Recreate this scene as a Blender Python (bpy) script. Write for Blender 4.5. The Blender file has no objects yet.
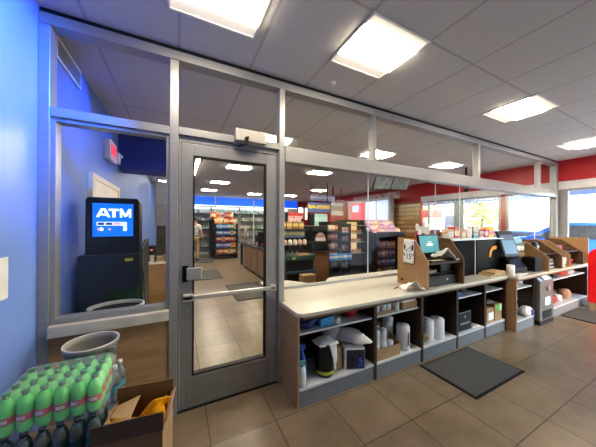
import bpy, math, random
from mathutils import Matrix, Vector
random.seed(7)
PI = math.pi
R = math.radians
scene = bpy.context.scene
col = scene.collection

# ------------------------------------------------------------------ materials
def _new(name):
    m = bpy.data.materials.new(name); m.use_nodes = True
    nt = m.node_tree
    return m, nt, nt.nodes['Principled BSDF']

def _ramp(nt, fac, stops):
    r = nt.nodes.new('ShaderNodeValToRGB')
    while len(r.color_ramp.elements) < len(stops): r.color_ramp.elements.new(.5)
    for e, (p, c) in zip(r.color_ramp.elements, stops):
        e.position = p; e.color = (*c, 1)
    nt.links.new(fac, r.inputs[0])
    return r.outputs[0]

def _coord(nt, kind='Object', scale=(1, 1, 1)):
    tc = nt.nodes.new('ShaderNodeTexCoord'); mp = nt.nodes.new('ShaderNodeMapping')
    mp.inputs['Scale'].default_value = scale
    nt.links.new(tc.outputs[kind], mp.inputs[0])
    return mp.outputs[0]

def _noise(nt, vec, scale, detail=3, rough=.5):
    n = nt.nodes.new('ShaderNodeTexNoise')
    n.inputs['Scale'].default_value = scale; n.inputs['Detail'].default_value = detail; n.inputs['Roughness'].default_value = rough
    nt.links.new(vec, n.inputs['Vector'])
    return n.outputs['Fac']

def _math(nt, op, a, b=None, c=None):
    n = nt.nodes.new('ShaderNodeMath'); n.operation = op
    for i, v in enumerate((a, b, c)):
        if v is None: continue
        if isinstance(v, (int, float)): n.inputs[i].default_value = v
        else: nt.links.new(v, n.inputs[i])
    return n.outputs[0]

def _mixc(nt, fac, a, b):
    n = nt.nodes.new('ShaderNodeMix'); n.data_type = 'RGBA'
    if isinstance(fac, (int, float)): n.inputs[0].default_value = fac
    else: nt.links.new(fac, n.inputs[0])
    for i, v in ((6, a), (7, b)):
        if isinstance(v, tuple): n.inputs[i].default_value = (*v[:3], 1)
        else: nt.links.new(v, n.inputs[i])
    return n.outputs[2]

CACHE = {}
def M(name, c, rough=.5, metal=0., spec=.5, noise=.08, scale=9., bump=0., trans=0., emit=None, es=0., sc=(1, 1, 1)):
    if name in CACHE: return CACHE[name]
    m, nt, b = _new(name)
    f = _noise(nt, _coord(nt, 'Object', sc), scale)
    lo = tuple(max(0, x * (1 - noise)) for x in c); hi = tuple(min(1, x * (1 + noise)) for x in c)
    nt.links.new(_ramp(nt, f, [(.3, lo), (.7, hi)]), b.inputs['Base Color'])
    b.inputs['Roughness'].default_value = rough; b.inputs['Metallic'].default_value = metal
    b.inputs['Specular IOR Level'].default_value = spec
    if trans: b.inputs['Transmission Weight'].default_value = trans
    if emit:
        b.inputs['Emission Color'].default_value = (*emit, 1); b.inputs['Emission Strength'].default_value = es
    if bump:
        bp = nt.nodes.new('ShaderNodeBump'); bp.inputs['Strength'].default_value = bump; bp.inputs['Distance'].default_value = .01
        nt.links.new(f, bp.inputs['Height']); nt.links.new(bp.outputs[0], b.inputs['Normal'])
    CACHE[name] = m
    return m

def wood(name, c1, c2, sc=(2, 2, 22), rough=.45):
    if name in CACHE: return CACHE[name]
    m, nt, b = _new(name)
    f = _noise(nt, _coord(nt, 'Object', sc), 1.6, 6, .6)
    nt.links.new(_ramp(nt, f, [(.3, c1), (.68, c2)]), b.inputs['Base Color'])
    b.inputs['Roughness'].default_value = rough; b.inputs['Specular IOR Level'].default_value = .3
    CACHE[name] = m
    return m

def glass(name, refl=.5, tint=(.97, .98, .98)):
    m = bpy.data.materials.new(name); m.use_nodes = True; nt = m.node_tree
    nt.nodes.remove(nt.nodes['Principled BSDF'])
    tr = nt.nodes.new('ShaderNodeBsdfTransparent'); tr.inputs[0].default_value = (*tint, 1)
    gl = nt.nodes.new('ShaderNodeBsdfGlossy'); gl.inputs['Roughness'].default_value = .01
    lw = nt.nodes.new('ShaderNodeLayerWeight'); lw.inputs[0].default_value = .5
    f = _math(nt, 'MULTIPLY', _math(nt, 'MULTIPLY_ADD', _math(nt, 'POWER', lw.outputs['Facing'], 5.), .95, .045), refl)
    mx = nt.nodes.new('ShaderNodeMixShader')
    nt.links.new(f, mx.inputs[0]); nt.links.new(tr.outputs[0], mx.inputs[1]); nt.links.new(gl.outputs[0], mx.inputs[2])
    nt.links.new(mx.outputs[0], nt.nodes['Material Output'].inputs[0])
    return m

def film(name):
    m = bpy.data.materials.new(name); m.use_nodes = True; nt = m.node_tree
    b = nt.nodes['Principled BSDF']; b.inputs['Base Color'].default_value = (.85, .95, .92, 1); b.inputs['Roughness'].default_value = .12
    b.inputs['Specular IOR Level'].default_value = 1.0
    n = _noise(nt, _coord(nt), 30, 3)
    bp = nt.nodes.new('ShaderNodeBump'); bp.inputs['Strength'].default_value = .6; bp.inputs['Distance'].default_value = .02
    nt.links.new(n, bp.inputs['Height']); nt.links.new(bp.outputs[0], b.inputs['Normal'])
    tr = nt.nodes.new('ShaderNodeBsdfTransparent'); mx = nt.nodes.new('ShaderNodeMixShader')
    lw = nt.nodes.new('ShaderNodeLayerWeight'); lw.inputs[0].default_value = .35
    f = _math(nt, 'MULTIPLY_ADD', lw.outputs['Facing'], .25, .10)
    nt.links.new(f, mx.inputs[0]); nt.links.new(tr.outputs[0], mx.inputs[1]); nt.links.new(b.outputs[0], mx.inputs[2])
    nt.links.new(mx.outputs[0], nt.nodes['Material Output'].inputs[0])
    return m

def emis(name, c, s, base=(.8, .8, .8)):
    return M(name, base, emit=c, es=s, noise=.01)

def grid_mat(name, c, line, px, py, ox, oy, w, rough, noise, nscale, bump_line=0., spec=.5):
    """surface with a rectangular joint grid in object x / y"""
    m, nt, b = _new(name)
    tc = nt.nodes.new('ShaderNodeTexCoord'); sp = nt.nodes.new('ShaderNodeSeparateXYZ')
    nt.links.new(tc.outputs['Object'], sp.inputs[0])
    def ln(o, off, per):
        t = _math(nt, 'DIVIDE', _math(nt, 'SUBTRACT', o, off), per)
        fr = _math(nt, 'FRACT', t)
        d = _math(nt, 'ABSOLUTE', _math(nt, 'SUBTRACT', fr, .5))     # .5 at a joint
        return _math(nt, 'GREATER_THAN', d, .5 - w / per / 2), _math(nt, 'FLOOR', t)
    lx, ix = ln(sp.outputs[0], ox, px); ly, iy = ln(sp.outputs[1], oy, py)
    joint = _math(nt, 'MAXIMUM', lx, ly)
    wn = nt.nodes.new('ShaderNodeTexWhiteNoise'); wn.noise_dimensions = '2D'
    cb = nt.nodes.new('ShaderNodeCombineXYZ'); nt.links.new(ix, cb.inputs[0]); nt.links.new(iy, cb.inputs[1])
    nt.links.new(cb.outputs[0], wn.inputs['Vector'])
    n1 = _noise(nt, tc.outputs['Object'], nscale, 6, .65)
    lo = tuple(x * (1 - noise) for x in c); hi = tuple(min(1, x * (1 + noise)) for x in c)
    base = _ramp(nt, n1, [(.3, lo), (.7, hi)])
    hs = nt.nodes.new('ShaderNodeHueSaturation'); nt.links.new(base, hs.inputs['Color'])
    nt.links.new(_math(nt, 'MULTIPLY_ADD', wn.outputs['Value'], .16 * (noise > .1), .92 if noise > .1 else 1.), hs.inputs['Value'])
    nt.links.new(_mixc(nt, joint, hs.outputs[0], line), b.inputs['Base Color'])
    b.inputs['Roughness'].default_value = rough
    b.inputs['Specular IOR Level'].default_value = spec
    if bump_line:
        bp = nt.nodes.new('ShaderNodeBump'); bp.invert = True; bp.inputs['Strength'].default_value = bump_line; bp.inputs['Distance'].default_value = .003
        nt.links.new(joint, bp.inputs['Height']); nt.links.new(bp.outputs[0], b.inputs['Normal'])
    return m

ALU = M('brushed_aluminium', (.375, .385, .39), .38, .45, noise=.05, scale=4, sc=(1, 1, 12))
ALUD = M('door_aluminium', (.335, .345, .35), .4, .45, noise=.05, scale=4)
GASKET = M('black_gasket', (.012, .012, .013), .6)
BLACK = M('black_plastic', (.006, .006, .007), .35, spec=.25)
BLACKM = M('black_matt', (.011, .011, .012), .6, spec=.25)
CHAR = M('charcoal_plastic', (.024, .025, .029), .4, spec=.3)
GREYP = M('grey_plastic', (.27, .265, .25), .5)
WHITEP = M('white_plastic', (.72, .72, .70), .45)
MELA = M('white_melamine', (.62, .64, .65), .4)
PAPER = M('white_paper', (.82, .82, .80), .8)
CARD = M('cardboard', (.40, .26, .14), .85, noise=.1)
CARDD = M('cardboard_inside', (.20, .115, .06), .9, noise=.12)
KICK = M('grey_kick_plate', (.19, .195, .21), .5)
WOOD = wood('brown_laminate', (.20, .125, .07), (.27, .175, .10), (2, 2, 5))
WOODL = wood('light_oak_laminate', (.30, .185, .09), (.44, .29, .155), (2, 2, 3))
WOODD = wood('dark_walnut_laminate', (.034, .019, .012), (.062, .036, .022), (3, 3, 20))
QUARTZ = M('cream_quartz_top', (.58, .57, .49), .22, noise=.02, scale=20)
RED = M('red_paint', (.42, .012, .018), .4, noise=.05)
REDG = M('red_gloss', (.72, .012, .018), .3)
GLASS = glass('clear_glass', .9)
GLASSP = glass('clear_acrylic', .3)
GLASSW = glass('window_glass', 1.0)
FILM = film('shrink_film')
DIFF = emis('light_diffuser', (1, .85, .64), 36)

# ------------------------------------------------------------------ mesh builder
class MB:
    def __init__(s): s.v = []; s.f = []; s.sm = []
    def add(s, vs, fs, m=None, smooth=False):
        o = len(s.v)
        s.v += [tuple(m @ Vector(p)) if m else tuple(p) for p in vs]
        s.f += [tuple(i + o for i in f) for f in fs]; s.sm += [smooth] * len(fs)
        return s
    def box(s, x0, y0, z0, x1, y1, z1, m=None):
        vs = [(x, y, z) for z in (z0, z1) for y in (y0, y1) for x in (x0, x1)]
        return s.add(vs, [(0, 2, 3, 1), (4, 5, 7, 6), (0, 1, 5, 4), (2, 6, 7, 3), (0, 4, 6, 2), (1, 3, 7, 5)], m)
    def prism(s, pts, axis, a, b, m=None):
        """polygon pts in the two other axes, extruded a..b along axis"""
        def P(p, t):
            return {'x': (t, p[0], p[1]), 'y': (p[0], t, p[1]), 'z': (p[0], p[1], t)}[axis]
        n = len(pts)
        vs = [P(p, a) for p in pts] + [P(p, b) for p in pts]
        fs = [tuple(range(n))[::-1], tuple(range(n, 2 * n))] + [(i, (i + 1) % n, n + (i + 1) % n, n + i) for i in range(n)]
        return s.add(vs, fs, m)
    def lathe(s, prof, n=20, c=(0, 0, 0), m=None, sx=1, sy=1, caps=True):
        vs = []; fs = []
        for r, z in prof:
            for k in range(n):
                a = 2 * PI * k / n
                vs.append((c[0] + r * sx * math.cos(a), c[1] + r * sy * math.sin(a), c[2] + z))
        for i in range(len(prof) - 1):
            for k in range(n):
                fs.append((i * n + k, i * n + (k + 1) % n, (i + 1) * n + (k + 1) % n, (i + 1) * n + k))
        s.add(vs, fs, m, True)
        if caps:
            o = len(s.v) - len(vs)
            s.f += [tuple(o + k for k in range(n))[::-1], tuple(o + (len(prof) - 1) * n + k for k in range(n))]; s.sm += [False] * 2
        return s
    def cyl(s, p, q, r, n=14, r2=None):
        p, q = Vector(p), Vector(q); d = q - p
        m = Matrix.Translation(p) @ d.to_track_quat('Z', 'Y').to_matrix().to_4x4()
        return s.lathe([(r, 0), (r if r2 is None else r2, d.length)], n, m=m)
    def tube(s, pts, r, n=10):
        for a, b in zip(pts, pts[1:]): s.cyl(a, b, r, n)
        return s
    def ball(s, c, r, n=14, k=8, sc=(1, 1, 1)):
        prof = [(max(1e-4, math.sin(PI * i / k)) * r, -math.cos(PI * i / k) * r * sc[2]) for i in range(k + 1)]
        return s.lathe(prof, n, c, None, sc[0], sc[1], False)
    def grid(s, fn, nu, nv, smooth=True, closed=False):
        vs = [fn(i / nu, j / nv) for j in range(nv + 1) for i in range(nu + 1)]
        fs = [(j * (nu + 1) + i, j * (nu + 1) + i + 1, (j + 1) * (nu + 1) + i + 1, (j + 1) * (nu + 1) + i) for j in range(nv) for i in range(nu)]
        return s.add(vs, fs, None, smooth)
    def mesh(s, name, mat):
        me = bpy.data.meshes.new(name); me.from_pydata(s.v, [], s.f); me.update()
        for p, q in zip(me.polygons, s.sm): p.use_smooth = q
        me.materials.append(mat)
        return me

def mk(name, mb, mat, parent=None, bev=0., seg=2, solid=0., sub=0):
    o = bpy.data.objects.new(name, mb.mesh(name, mat)); col.objects.link(o)
    if parent: o.parent = parent
    if sub:
        d = o.modifiers.new('sub', 'SUBSURF'); d.levels = d.render_levels = sub
    if solid:
        d = o.modifiers.new('solid', 'SOLIDIFY'); d.thickness = solid
    if bev:
        d = o.modifiers.new('bev', 'BEVEL'); d.width = bev; d.segments = seg; d.limit_method = 'ANGLE'; d.angle_limit = R(40)
    return o

def tag(o, label, cat, group=None, kind=None):
    o['label'] = label; o['category'] = cat
    if group: o['group'] = group
    if kind: o['kind'] = kind
    return o

def thing(name, label, cat, loc=(0, 0, 0), rz=0., group=None, kind=None):
    o = bpy.data.objects.new(name, None); col.objects.link(o)
    o.empty_display_size = .05
    o.location = loc; o.rotation_euler = (0, 0, rz)
    return tag(o, label, cat, group, kind)

def solo(name, mb, mat, label, cat, loc=(0, 0, 0), rz=0., group=None, **kw):
    o = mk(name, mb, mat, **kw); o.location = loc; o.rotation_euler = (0, 0, rz)
    return tag(o, label, cat, group)

def struct(name, mb, mat, parent=None, **kw):
    o = mk(name, mb, mat, parent, **kw)
    if not parent: o['kind'] = 'structure'
    return o

def recolor(o, mat):
    o.material_slots[0].link = 'OBJECT'; o.material_slots[0].material = mat

def dup(root, loc, rz=None, label=None, group=None, mats=None):
    c = root.copy(); col.objects.link(c); c.location = loc
    if rz is not None: c.rotation_euler = (0, 0, rz)
    if label: c['label'] = label
    if group: c['group'] = group
    for ch in list(root.children):
        k = ch.copy(); col.objects.link(k); k.parent = c
        if mats and ch.name.split('.')[0] in mats: recolor(k, mats[ch.name.split('.')[0]])
        for g in ch.children:
            d = g.copy(); col.objects.link(d); d.parent = k
            if mats and g.name.split('.')[0] in mats: recolor(d, mats[g.name.split('.')[0]])
    if mats and root.name.split('.')[0] in mats: recolor(c, mats[root.name.split('.')[0]])
    return c

def text(name, body, size, mat, parent, loc, rot=(R(90), 0, 0), bold=0., ext=.001, sx=1.):
    cu = bpy.data.curves.new(name, 'FONT'); cu.body = body; cu.size = size; cu.extrude = ext; cu.offset = bold
    cu.align_x = 'CENTER'; cu.align_y = 'CENTER'; cu.resolution_u = 4
    t = bpy.data.objects.new(name + '_tmp', cu); col.objects.link(t)
    dg = bpy.context.evaluated_depsgraph_get()
    me = bpy.data.meshes.new_from_object(t.evaluated_get(dg)); me.materials.clear(); me.materials.append(mat)
    bpy.data.objects.remove(t)
    o = bpy.data.objects.new(name, me); col.objects.link(o)
    o.location = loc; o.rotation_euler = rot; o.scale = (sx, 1, 1)
    if parent: o.parent = parent
    return o

# ------------------------------------------------------------------ key measures (metres, camera foot at the origin)
XL, XR = -.85, 7.85          # left wall, window wall
YN, YF = -2.2, 14.0          # wall behind the viewer, far wall
ZC = 3.07                    # ceiling
D = 2.226; DB = 2.336        # partition front / back face
GY = 2.29                    # plane of the glass in the partition

# ------------------------------------------------------------------ shell
FLOOR = grid_mat('floor_tiles', (.215, .168, .108), (.09, .07, .045), .5, .49, .22, .84, .009, .29, .28, 2.2, .4)
CEIL = grid_mat('ceiling_tiles', (.58, .575, .57), (.44, .44, .44), .6, 1.2, 1.2, 1.24, .022, .9, .03, 30, 0, .2)
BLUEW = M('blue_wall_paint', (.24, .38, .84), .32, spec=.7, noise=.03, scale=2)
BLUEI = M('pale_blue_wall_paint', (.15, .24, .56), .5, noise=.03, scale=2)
BLUEN = M('navy_soffit_paint', (.015, .04, .30), .5, noise=.03)
WHITEW = M('off_white_wall_paint', (.62, .60, .56), .6, noise=.03)
struct('floor', MB().box(XL - .1, YN, -.1, XR + .1, YF + .1, 0), FLOOR)
struct('ceiling', MB().box(XL - .1, YN, ZC, XR + .1, YF + .1, ZC + .1), CEIL)
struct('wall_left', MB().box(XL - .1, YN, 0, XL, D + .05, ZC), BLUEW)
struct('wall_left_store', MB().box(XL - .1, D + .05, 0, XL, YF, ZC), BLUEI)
nw = MB().box(XL - .1, YN - .1, 0, 4.6, YN, ZC).box(7.6, YN - .1, 0, XR + .1, YN, ZC).box(4.6, YN - .1, 0, 7.6, YN, .12).box(4.6, YN - .1, 2.45, 7.6, YN, ZC)
struct('wall_near', nw, WHITEW)
w6 = struct('window_6', MB().box(4.6, YN - .05, .12, 7.6, YN - .04, 2.45), GLASS)  # unseen window, added behind the viewer to bring in daylight
struct('window_frame', MB().box(4.6, YN - .08, .12, 4.66, YN - .02, 2.45).box(6.07, YN - .08, .12, 6.13, YN - .02, 2.45).box(7.54, YN - .08, .12, 7.6, YN - .02, 2.45), ALU, w6)
# far wall: off-white below, glowing blue band above, red bay with two window slots at the right end
struct('wall_far', MB().box(XL - .1, YF, 0, 6.95, YF + .1, 2.62), WHITEW)
fb = struct('trim_1', MB().box(XL, YF - .04, 2.62, 6.95, YF + .1, ZC), M('blue_band_paint', (.02, .16, .75), .5, emit=(.01, .13, 1), es=.75))
struct('trim_2', MB().box(XL, YF - .06, 2.585, 6.95, YF, 2.62), emis('band_light_strip', (.75, .88, 1), 1.5))
rb = MB()
rb.box(6.95, YF, 0, 7.05, YF + .1, ZC); rb.box(7.42, YF, 0, 7.56, YF + .1, ZC); rb.box(7.74, YF, 0, XR + .1, YF + .1, ZC)
rb.box(7.05, YF, 0, 7.42, YF + .1, 1.9); rb.box(7.05, YF, 2.72, 7.42, YF + .1, ZC); rb.box(7.56, YF, 0, 7.74, YF + .1, 1.9); rb.box(7.56, YF, 2.72, 7.74, YF + .1, ZC)
struct('wall_far_red', rb, RED)
for i, (a, b) in enumerate(((7.05, 7.42), (7.56, 7.74))):
    struct('window_%d' % (7 + i), MB().box(a, YF + .04, 1.9, b, YF + .05, 2.72), GLASS)
# soffit across the left passage, dark blue
struct('trim_3', MB().box(XL, 4.65, 2.47, -.02, 5.1, ZC), BLUEN)

# window wall on the right: sill wall, mullions, white head beam, red fascia above
yw = [(YN, -.55), (-.45, 2.12), (2.36, 3.20), (3.37, 4.33), (4.56, 5.44)]      # glazed bays
sw = MB(); prev = YN
struct('wall_right', MB().box(XR, YN, 0, XR + .1, 5.72, .38), M('window_sill_paint', (.5, .5, .5), .5))
struct('wall_right_store', MB().box(XR, 5.72, 0, XR + .1, YF, 2.6), RED)
struct('trim_4', MB().box(XR - .05, YN, 2.60, XR + .1, YF, ZC), RED)
struct('trim_5', MB().box(XR - .03, YN, 2.42, XR + .1, 5.72, 2.60), M('white_head_beam', (.70, .71, .72), .45))
for i, (a, b) in enumerate(yw):
    w = struct('window_%d' % (1 + i), MB().box(XR + .03, a, .38, XR + .04, b, 2.42), GLASS)
    fr = MB()
    for y in (a, b): fr.box(XR, y - .03, .38, XR + .08, y + .03, 2.42)
    fr.box(XR, a, .38, XR + .08, b, .44); fr.box(XR, a, 2.37, XR + .08, b, 2.42)
    struct('window_frame', fr, ALU, w)
for i, (a, b, mt) in enumerate(((-.55, -.45, ALU), (2.12, 2.36, ALU), (3.20, 3.37, RED), (4.33, 4.56, M('steel_blue_mullion', (.25, .33, .42), .4, .3)))):
    struct('wall_right_pier' if i == 0 else 'wall_right_pier.%03d' % i, MB().box(XR, a + .03, .38, XR + .1, b - .03, 2.42), mt)
# wood slat cladding next to the windows
def plank_mat():
    m, nt, b = _new('timber_plank_cladding')
    v = _coord(nt); br = nt.nodes.new('ShaderNodeTexBrick')
    mp = nt.nodes.new('ShaderNodeMapping'); mp.inputs['Rotation'].default_value = (0, R(-90), R(-90)); nt.links.new(v, mp.inputs[0])
    sp = nt.nodes.new('ShaderNodeSeparateXYZ'); nt.links.new(v, sp.inputs[0]); cb = nt.nodes.new('ShaderNodeCombineXYZ')
    nt.links.new(sp.outputs[1], cb.inputs[0]); nt.links.new(sp.outputs[2], cb.inputs[1]); nt.links.new(cb.outputs[0], br.inputs['Vector'])
    br.inputs['Color1'].default_value = (.60, .36, .13, 1); br.inputs['Color2'].default_value = (.26, .12, .035, 1); br.inputs['Mortar'].default_value = (.07, .035, .015, 1)
    br.inputs['Scale'].default_value = 1; br.inputs['Brick Width'].default_value = .75; br.inputs['Row Height'].default_value = .16; br.inputs['Mortar Size'].default_value = .02
    n = _noise(nt, _coord(nt, 'Object', (2, 2, 20)), 2, 5)
    nt.links.new(_mixc(nt, _math(nt, 'MULTIPLY', n, .6), br.outputs[0], (.50, .27, .09)), b.inputs['Base Color']); b.inputs['Roughness'].default_value = .6
    return m
struct('trim_6', MB().box(XR - .04, 5.78, .9, XR, 7.05, 2.44), plank_mat())

# ------------------------------------------------------------------ aluminium partition
def bars(name, lst, mat=ALU, bev=.004):
    for i, b in enumerate(lst):
        struct(name if i == 0 else '%s.%03d' % (name, i), MB().box(*b), mat, bev=bev)
posts = [(-.85, D, 0, -.79, DB, 2.96), (-.065, D, 0, .0, DB, 2.96), (.905, D, 0, .965, DB, 2.96),
         (2.165, D + .01, 2.39, 2.215, DB - .01, 2.96), (4.51, D + .01, 2.39, 4.575, DB - .01, 2.96), (6.86, D + .01, 2.39, 6.92, DB - .01, 2.96), (7.68, D, .82, 7.80, DB, 2.96)]
bars('trim_7', posts)
rails = [(-.85, D - .003, 2.96, 7.80, DB, 3.035), (-.79, D, 2.335, -.065, DB, 2.40), (.0, D, 2.345, .905, DB, 2.41), (.965, D - .01, 2.23, 7.68, DB, 2.39),
         (-.79, D + .02, .89, -.065, DB, .93)]
bars('trim_8', rails)
struct('trim_14', MB().box(-.79, D - .025, .81, -.065, DB, .89), M('sill_toplit', (.60, .57, .50), .4, .1), bev=.005)  # paler than the frame; light on the sill top put into its colour
struct('trim_9', MB().box(-.85, D + .012, 3.035, 7.80, DB, ZC), GASKET)
struct('trim_10', MB().box(-.79, D + .02, .93, -.765, DB, 2.335).box(-.09, D + .02, .93, -.065, DB, 2.335).box(-.765, D + .02, 2.31, -.09, DB, 2.335), ALU)
struct('wall_partition_base', MB().box(-.79, D + .015, 0, -.065, DB, .81), wood('walnut_base_panel', (.36, .23, .12), (.52, .34, .19), (1.2, 3, 9)))
struct('window_9', MB().box(-.765, GY, .93, -.09, GY + .006, 2.31), GLASSW)
# acrylic service screen panels between header and counter (each lifts out)
xs = [.965, 2.14, 3.47, 4.09, 5.22, 6.80, 7.68]
nm = ['widest clear screen panel, next to the glass door', 'clear screen panel behind the teal register monitor', 'narrow clear screen panel behind the papers of the first register',
      'clear screen panel behind the black ticket cases', 'clear screen panel behind the tilted touch terminal', 'clear screen panel at the window end of the partition']
for i in range(6):
    t = thing('screen_panel', nm[i], 'glass screen', (xs[i], GY, .915), 0, 'service screens along the counter')
    w = xs[i + 1] - xs[i]
    mk('pane', MB().box(.004, 0, .03, w - .004, .008, 1.315), GLASSP, t)
    mk('bottom_rail', MB().box(.004, -.008, 0, w - .004, .018, .03), M('rail_grey', (.42, .42, .41), .4, .3), t)
    mk('edge_strip', MB().box(w - .008, -.002, .03, w - .001, .010, 1.315), M('edge_light', (.62, .68, .72), .2), t)

# ------------------------------------------------------------------ glass door
dr = thing('glass_door', 'narrow aluminium framed glass door with a push bar', 'door', (.02, D + .03, 0))
L, W = .0, .865
fr = MB().box(0, 0, .012, .095, .05, 2.29).box(.76, 0, .012, .865, .05, 2.29).box(.095, 0, 2.19, .76, .05, 2.29).box(.095, 0, .012, .76, .05, .285)
mk('door_frame', fr, ALUD, dr, bev=.004)
mk('kick_panel', MB().box(.05, -.006, .03, .80, 0, .27), M('kick_panel_grey', (.27, .265, .25), .45, .3), dr)
gk = MB()
for b in ((.095, -.002, .285, .107, .05, 2.19), (.748, -.002, .285, .76, .05, 2.19), (.107, -.002, 2.178, .748, .05, 2.19), (.107, -.002, .285, .748, .05, .297)): gk.box(*b)
mk('gasket', gk, GASKET, dr)
mk('glass_pane', MB().box(.107, .02, .297, .748, .028, 2.178), GLASS, dr)
pb = mk('push_bar', MB().box(.02, -.06, .955, .84, -.03, .99), M('satin_steel', (.62, .61, .58), .35, .5), dr, bev=.006)
mk('bracket', MB().box(.02, -.06, .945, .10, 0, 1.0), CACHE['satin_steel'], dr, bev=.006)
mk('bracket', MB().box(.79, -.06, .945, .845, 0, 1.0), CACHE['satin_steel'], dr, bev=.006)
pd = mk('push_paddle', MB().box(.045, -.05, 1.12, .165, -.025, 1.225), M('paddle_grey', (.40, .41, .42), .4, .4), dr, bev=.008)
mk('paddle_mount', MB().box(.015, -.028, 1.105, .06, 0, 1.24), BLACK, pd)
lk = mk('lock_cylinder', MB().cyl((.055, .004, .845), (.055, -.012, .845), .017, 20), CACHE['satin_steel'], dr)
mk('keyhole', MB().box(.050, -.0135, .838, .06, -.012, .852), BLACK, lk)
# door frame trims and threshold
bars('trim_11', [(.0, D + .03, 0, .018, DB, 2.345), (.887, D + .03, 0, .905, DB, 2.345), (.018, D + .03, 2.295, .887, DB, 2.345)], ALUD)
struct('trim_12', MB().box(.0, D + .02, 0, .905, DB, .011), GASKET)
# closer
dc = thing('door_closer', 'grey box door closer on the bar above the glass door', 'door closer', (.60, D, 2.415))
mk('housing', MB().box(-.145, -.075, -.065, .145, -.0, .045), M('closer_silver', (.55, .54, .5), .4, .4), dc, bev=.008)
mk('arm', MB().prism([(-.07, -.10), (-.045, -.10), (-.025, -.02), (-.06, -.03)], 'y', -.088, -.076), BLACKM, dc)
mk('linkage', MB().cyl((-.05, -.082, -.09), (-.12, -.05, -.115), .008), BLACKM, dc)

# ------------------------------------------------------------------ ceiling lights
DIFF2 = emis('light_diffuser_store', (1, .88, .70), 75)
def troffer(x, y, label, group, w=.6, l=.55, first=[None]):
    if first[0] is None:
        t = thing('ceiling_light', label, 'light', (x, y, ZC), 0, group)
        f = MB()
        for b in ((-.3, -.28, -.012, .3, -.262, 0), (-.3, .262, -.012, .3, .28, 0), (-.3, -.262, -.012, -.285, .262, 0), (.285, -.262, -.012, .3, .262, 0)): f.box(*b)
        mk('frame', f, WHITEP, t)
        mk('reflector', MB().box(-.285, -.262, -.004, .285, .262, 0), emis('troffer_reflector', (1, .88, .70), .42, (.6, .6, .6)), t)  # lamp light on the reflector put in as a weak glow
        mk('diffuser', MB().prism([(-.20, -.006), (.17, -.006), (.12, -.026), (-.14, -.026)], 'x', -.283, .283), DIFF, t)
        first[0] = t
        return t
    return dup(first[0], (x, y, ZC), 0, label, group, {'diffuser': DIFF2} if group == G2 else None)
G1, G2 = 'lights in front of the partition', 'lights over the sales floor'
troffer(1.5, 1.51, 'large square ceiling light in front of the partition above the counter end', G1)
troffer(.23, 1.57, 'square ceiling light cut by the top edge, above the door side', G1)
troffer(3.87, 1.46, 'middle of three square ceiling lights in front of the partition', G1)
troffer(6.5, 1.53, 'square ceiling light nearest the red fascia and window', G1)
for x, y, lb in ((1.47, 3.95, 'ceiling light seen just behind the door closer'), (1.4, 6.25, 'first ceiling light inside, seen through the top of the door glass'), (1.32, 8.85, 'small ceiling light, second one deep through the door glass'),
                 (1.2, 11.1, 'farthest left small ceiling light seen through the door'), (3.35, 11.5, 'farthest right small ceiling light seen through the door'), (3.6, 5.85, 'ceiling light seen through the screen beside the door post'),
                 (3.73, 3.75, 'ceiling light seen through the transom above the hanging menu screens'), (5.92, 3.65, 'ceiling light seen through the transom near the red fascia'), (5.45, 8.9, 'small ceiling light over the food area'), (5.2, 11.3, 'tiny far ceiling light over the food area')):
    troffer(x, y, lb, G2)
t = thing('strip_light', 'long narrow strip light running away behind the door glass', 'light', (.40, 6.7, ZC))
mk('housing', MB().box(-.05, -1.1, -.03, .05, 1.1, 0), WHITEP, t)
mk('tube', MB().box(-.035, -1.08, -.045, .035, 1.08, -.03), DIFF, t)
t = thing('strip_light', 'short strip light at the end of the left passage', 'light', (-.42, 9.3, ZC))
mk('housing', MB().box(-.18, -.1, -.03, .18, .1, 0), WHITEP, t)
mk('tube', MB().box(-.17, -.08, -.045, .17, .08, -.03), DIFF, t)
# sprinkler rose on the ceiling
t = thing('sprinkler', 'small round sprinkler cap on the ceiling beside the largest light', 'sprinkler', (1.43, 2.06, ZC))
mk('cover', MB().lathe([(.035, 0), (.035, -.006), (.015, -.012), (.012, -.03)], 16), WHITEP, t)

# ------------------------------------------------------------------ left side: paper, vent, exit sign, door
t = solo('paper_notice', MB().box(0, 0, 0, .003, .32, .23), PAPER, 'white paper sheet taped on the blue wall', 'paper', (XL, 1.60, 1.18))
t = thing('wall_vent', 'pale framed grille high on the blue wall behind the partition', 'vent', (XL, 2.72, 2.96))
f = MB()
for b in ((0, -.26, -.09, .015, -.24, .085), (0, .24, -.09, .015, .26, .085), (0, -.24, -.09, .015, .24, -.07), (0, -.24, .065, .015, .24, .085)): f.box(*b)
mk('frame', f, WHITEP, t)
lv = MB()
for k in range(7): lv.box(.002, -.24, -.066 + k * .019, .01, .24, -.056 + k * .019)
mk('louvers', lv, M('vent_grey', (.35, .36, .38), .5), t)
t = thing('exit_sign', 'lit red EXIT sign on the wall above the white door', 'exit sign', (XL, 4.0, 2.56))
mk('housing', MB().box(0, -.17, -.13, .07, .17, .13), WHITEP, t, bev=.01)
mk('face', MB().box(.07, -.15, -.11, .074, .15, .11), emis('exit_face', (1, .4, .38), .22, (.6, .3, .3)), t)
text('lettering', 'EXIT', .16, emis('exit_red', (1, .01, .01), 1.1, (.6, .0, .0)), t, (.0765, 0, 0), (R(90), 0, R(90)), .002)
t = thing('emergency_lamp', 'small white emergency lamp beside the exit sign', 'lamp', (XL, 4.33, 2.55))
mk('housing', MB().box(0, -.05, -.08, .08, .05, .08), WHITEP, t, bev=.01)
mk('lamp_head', MB().ball((.09, 0, .03), .025), WHITEP, t)
dn = struct('door_1', MB().box(XL, 3.33, 0, XL + .03, 4.48, 2.08), M('cream_door', (.88, .78, .55), .5))
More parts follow.
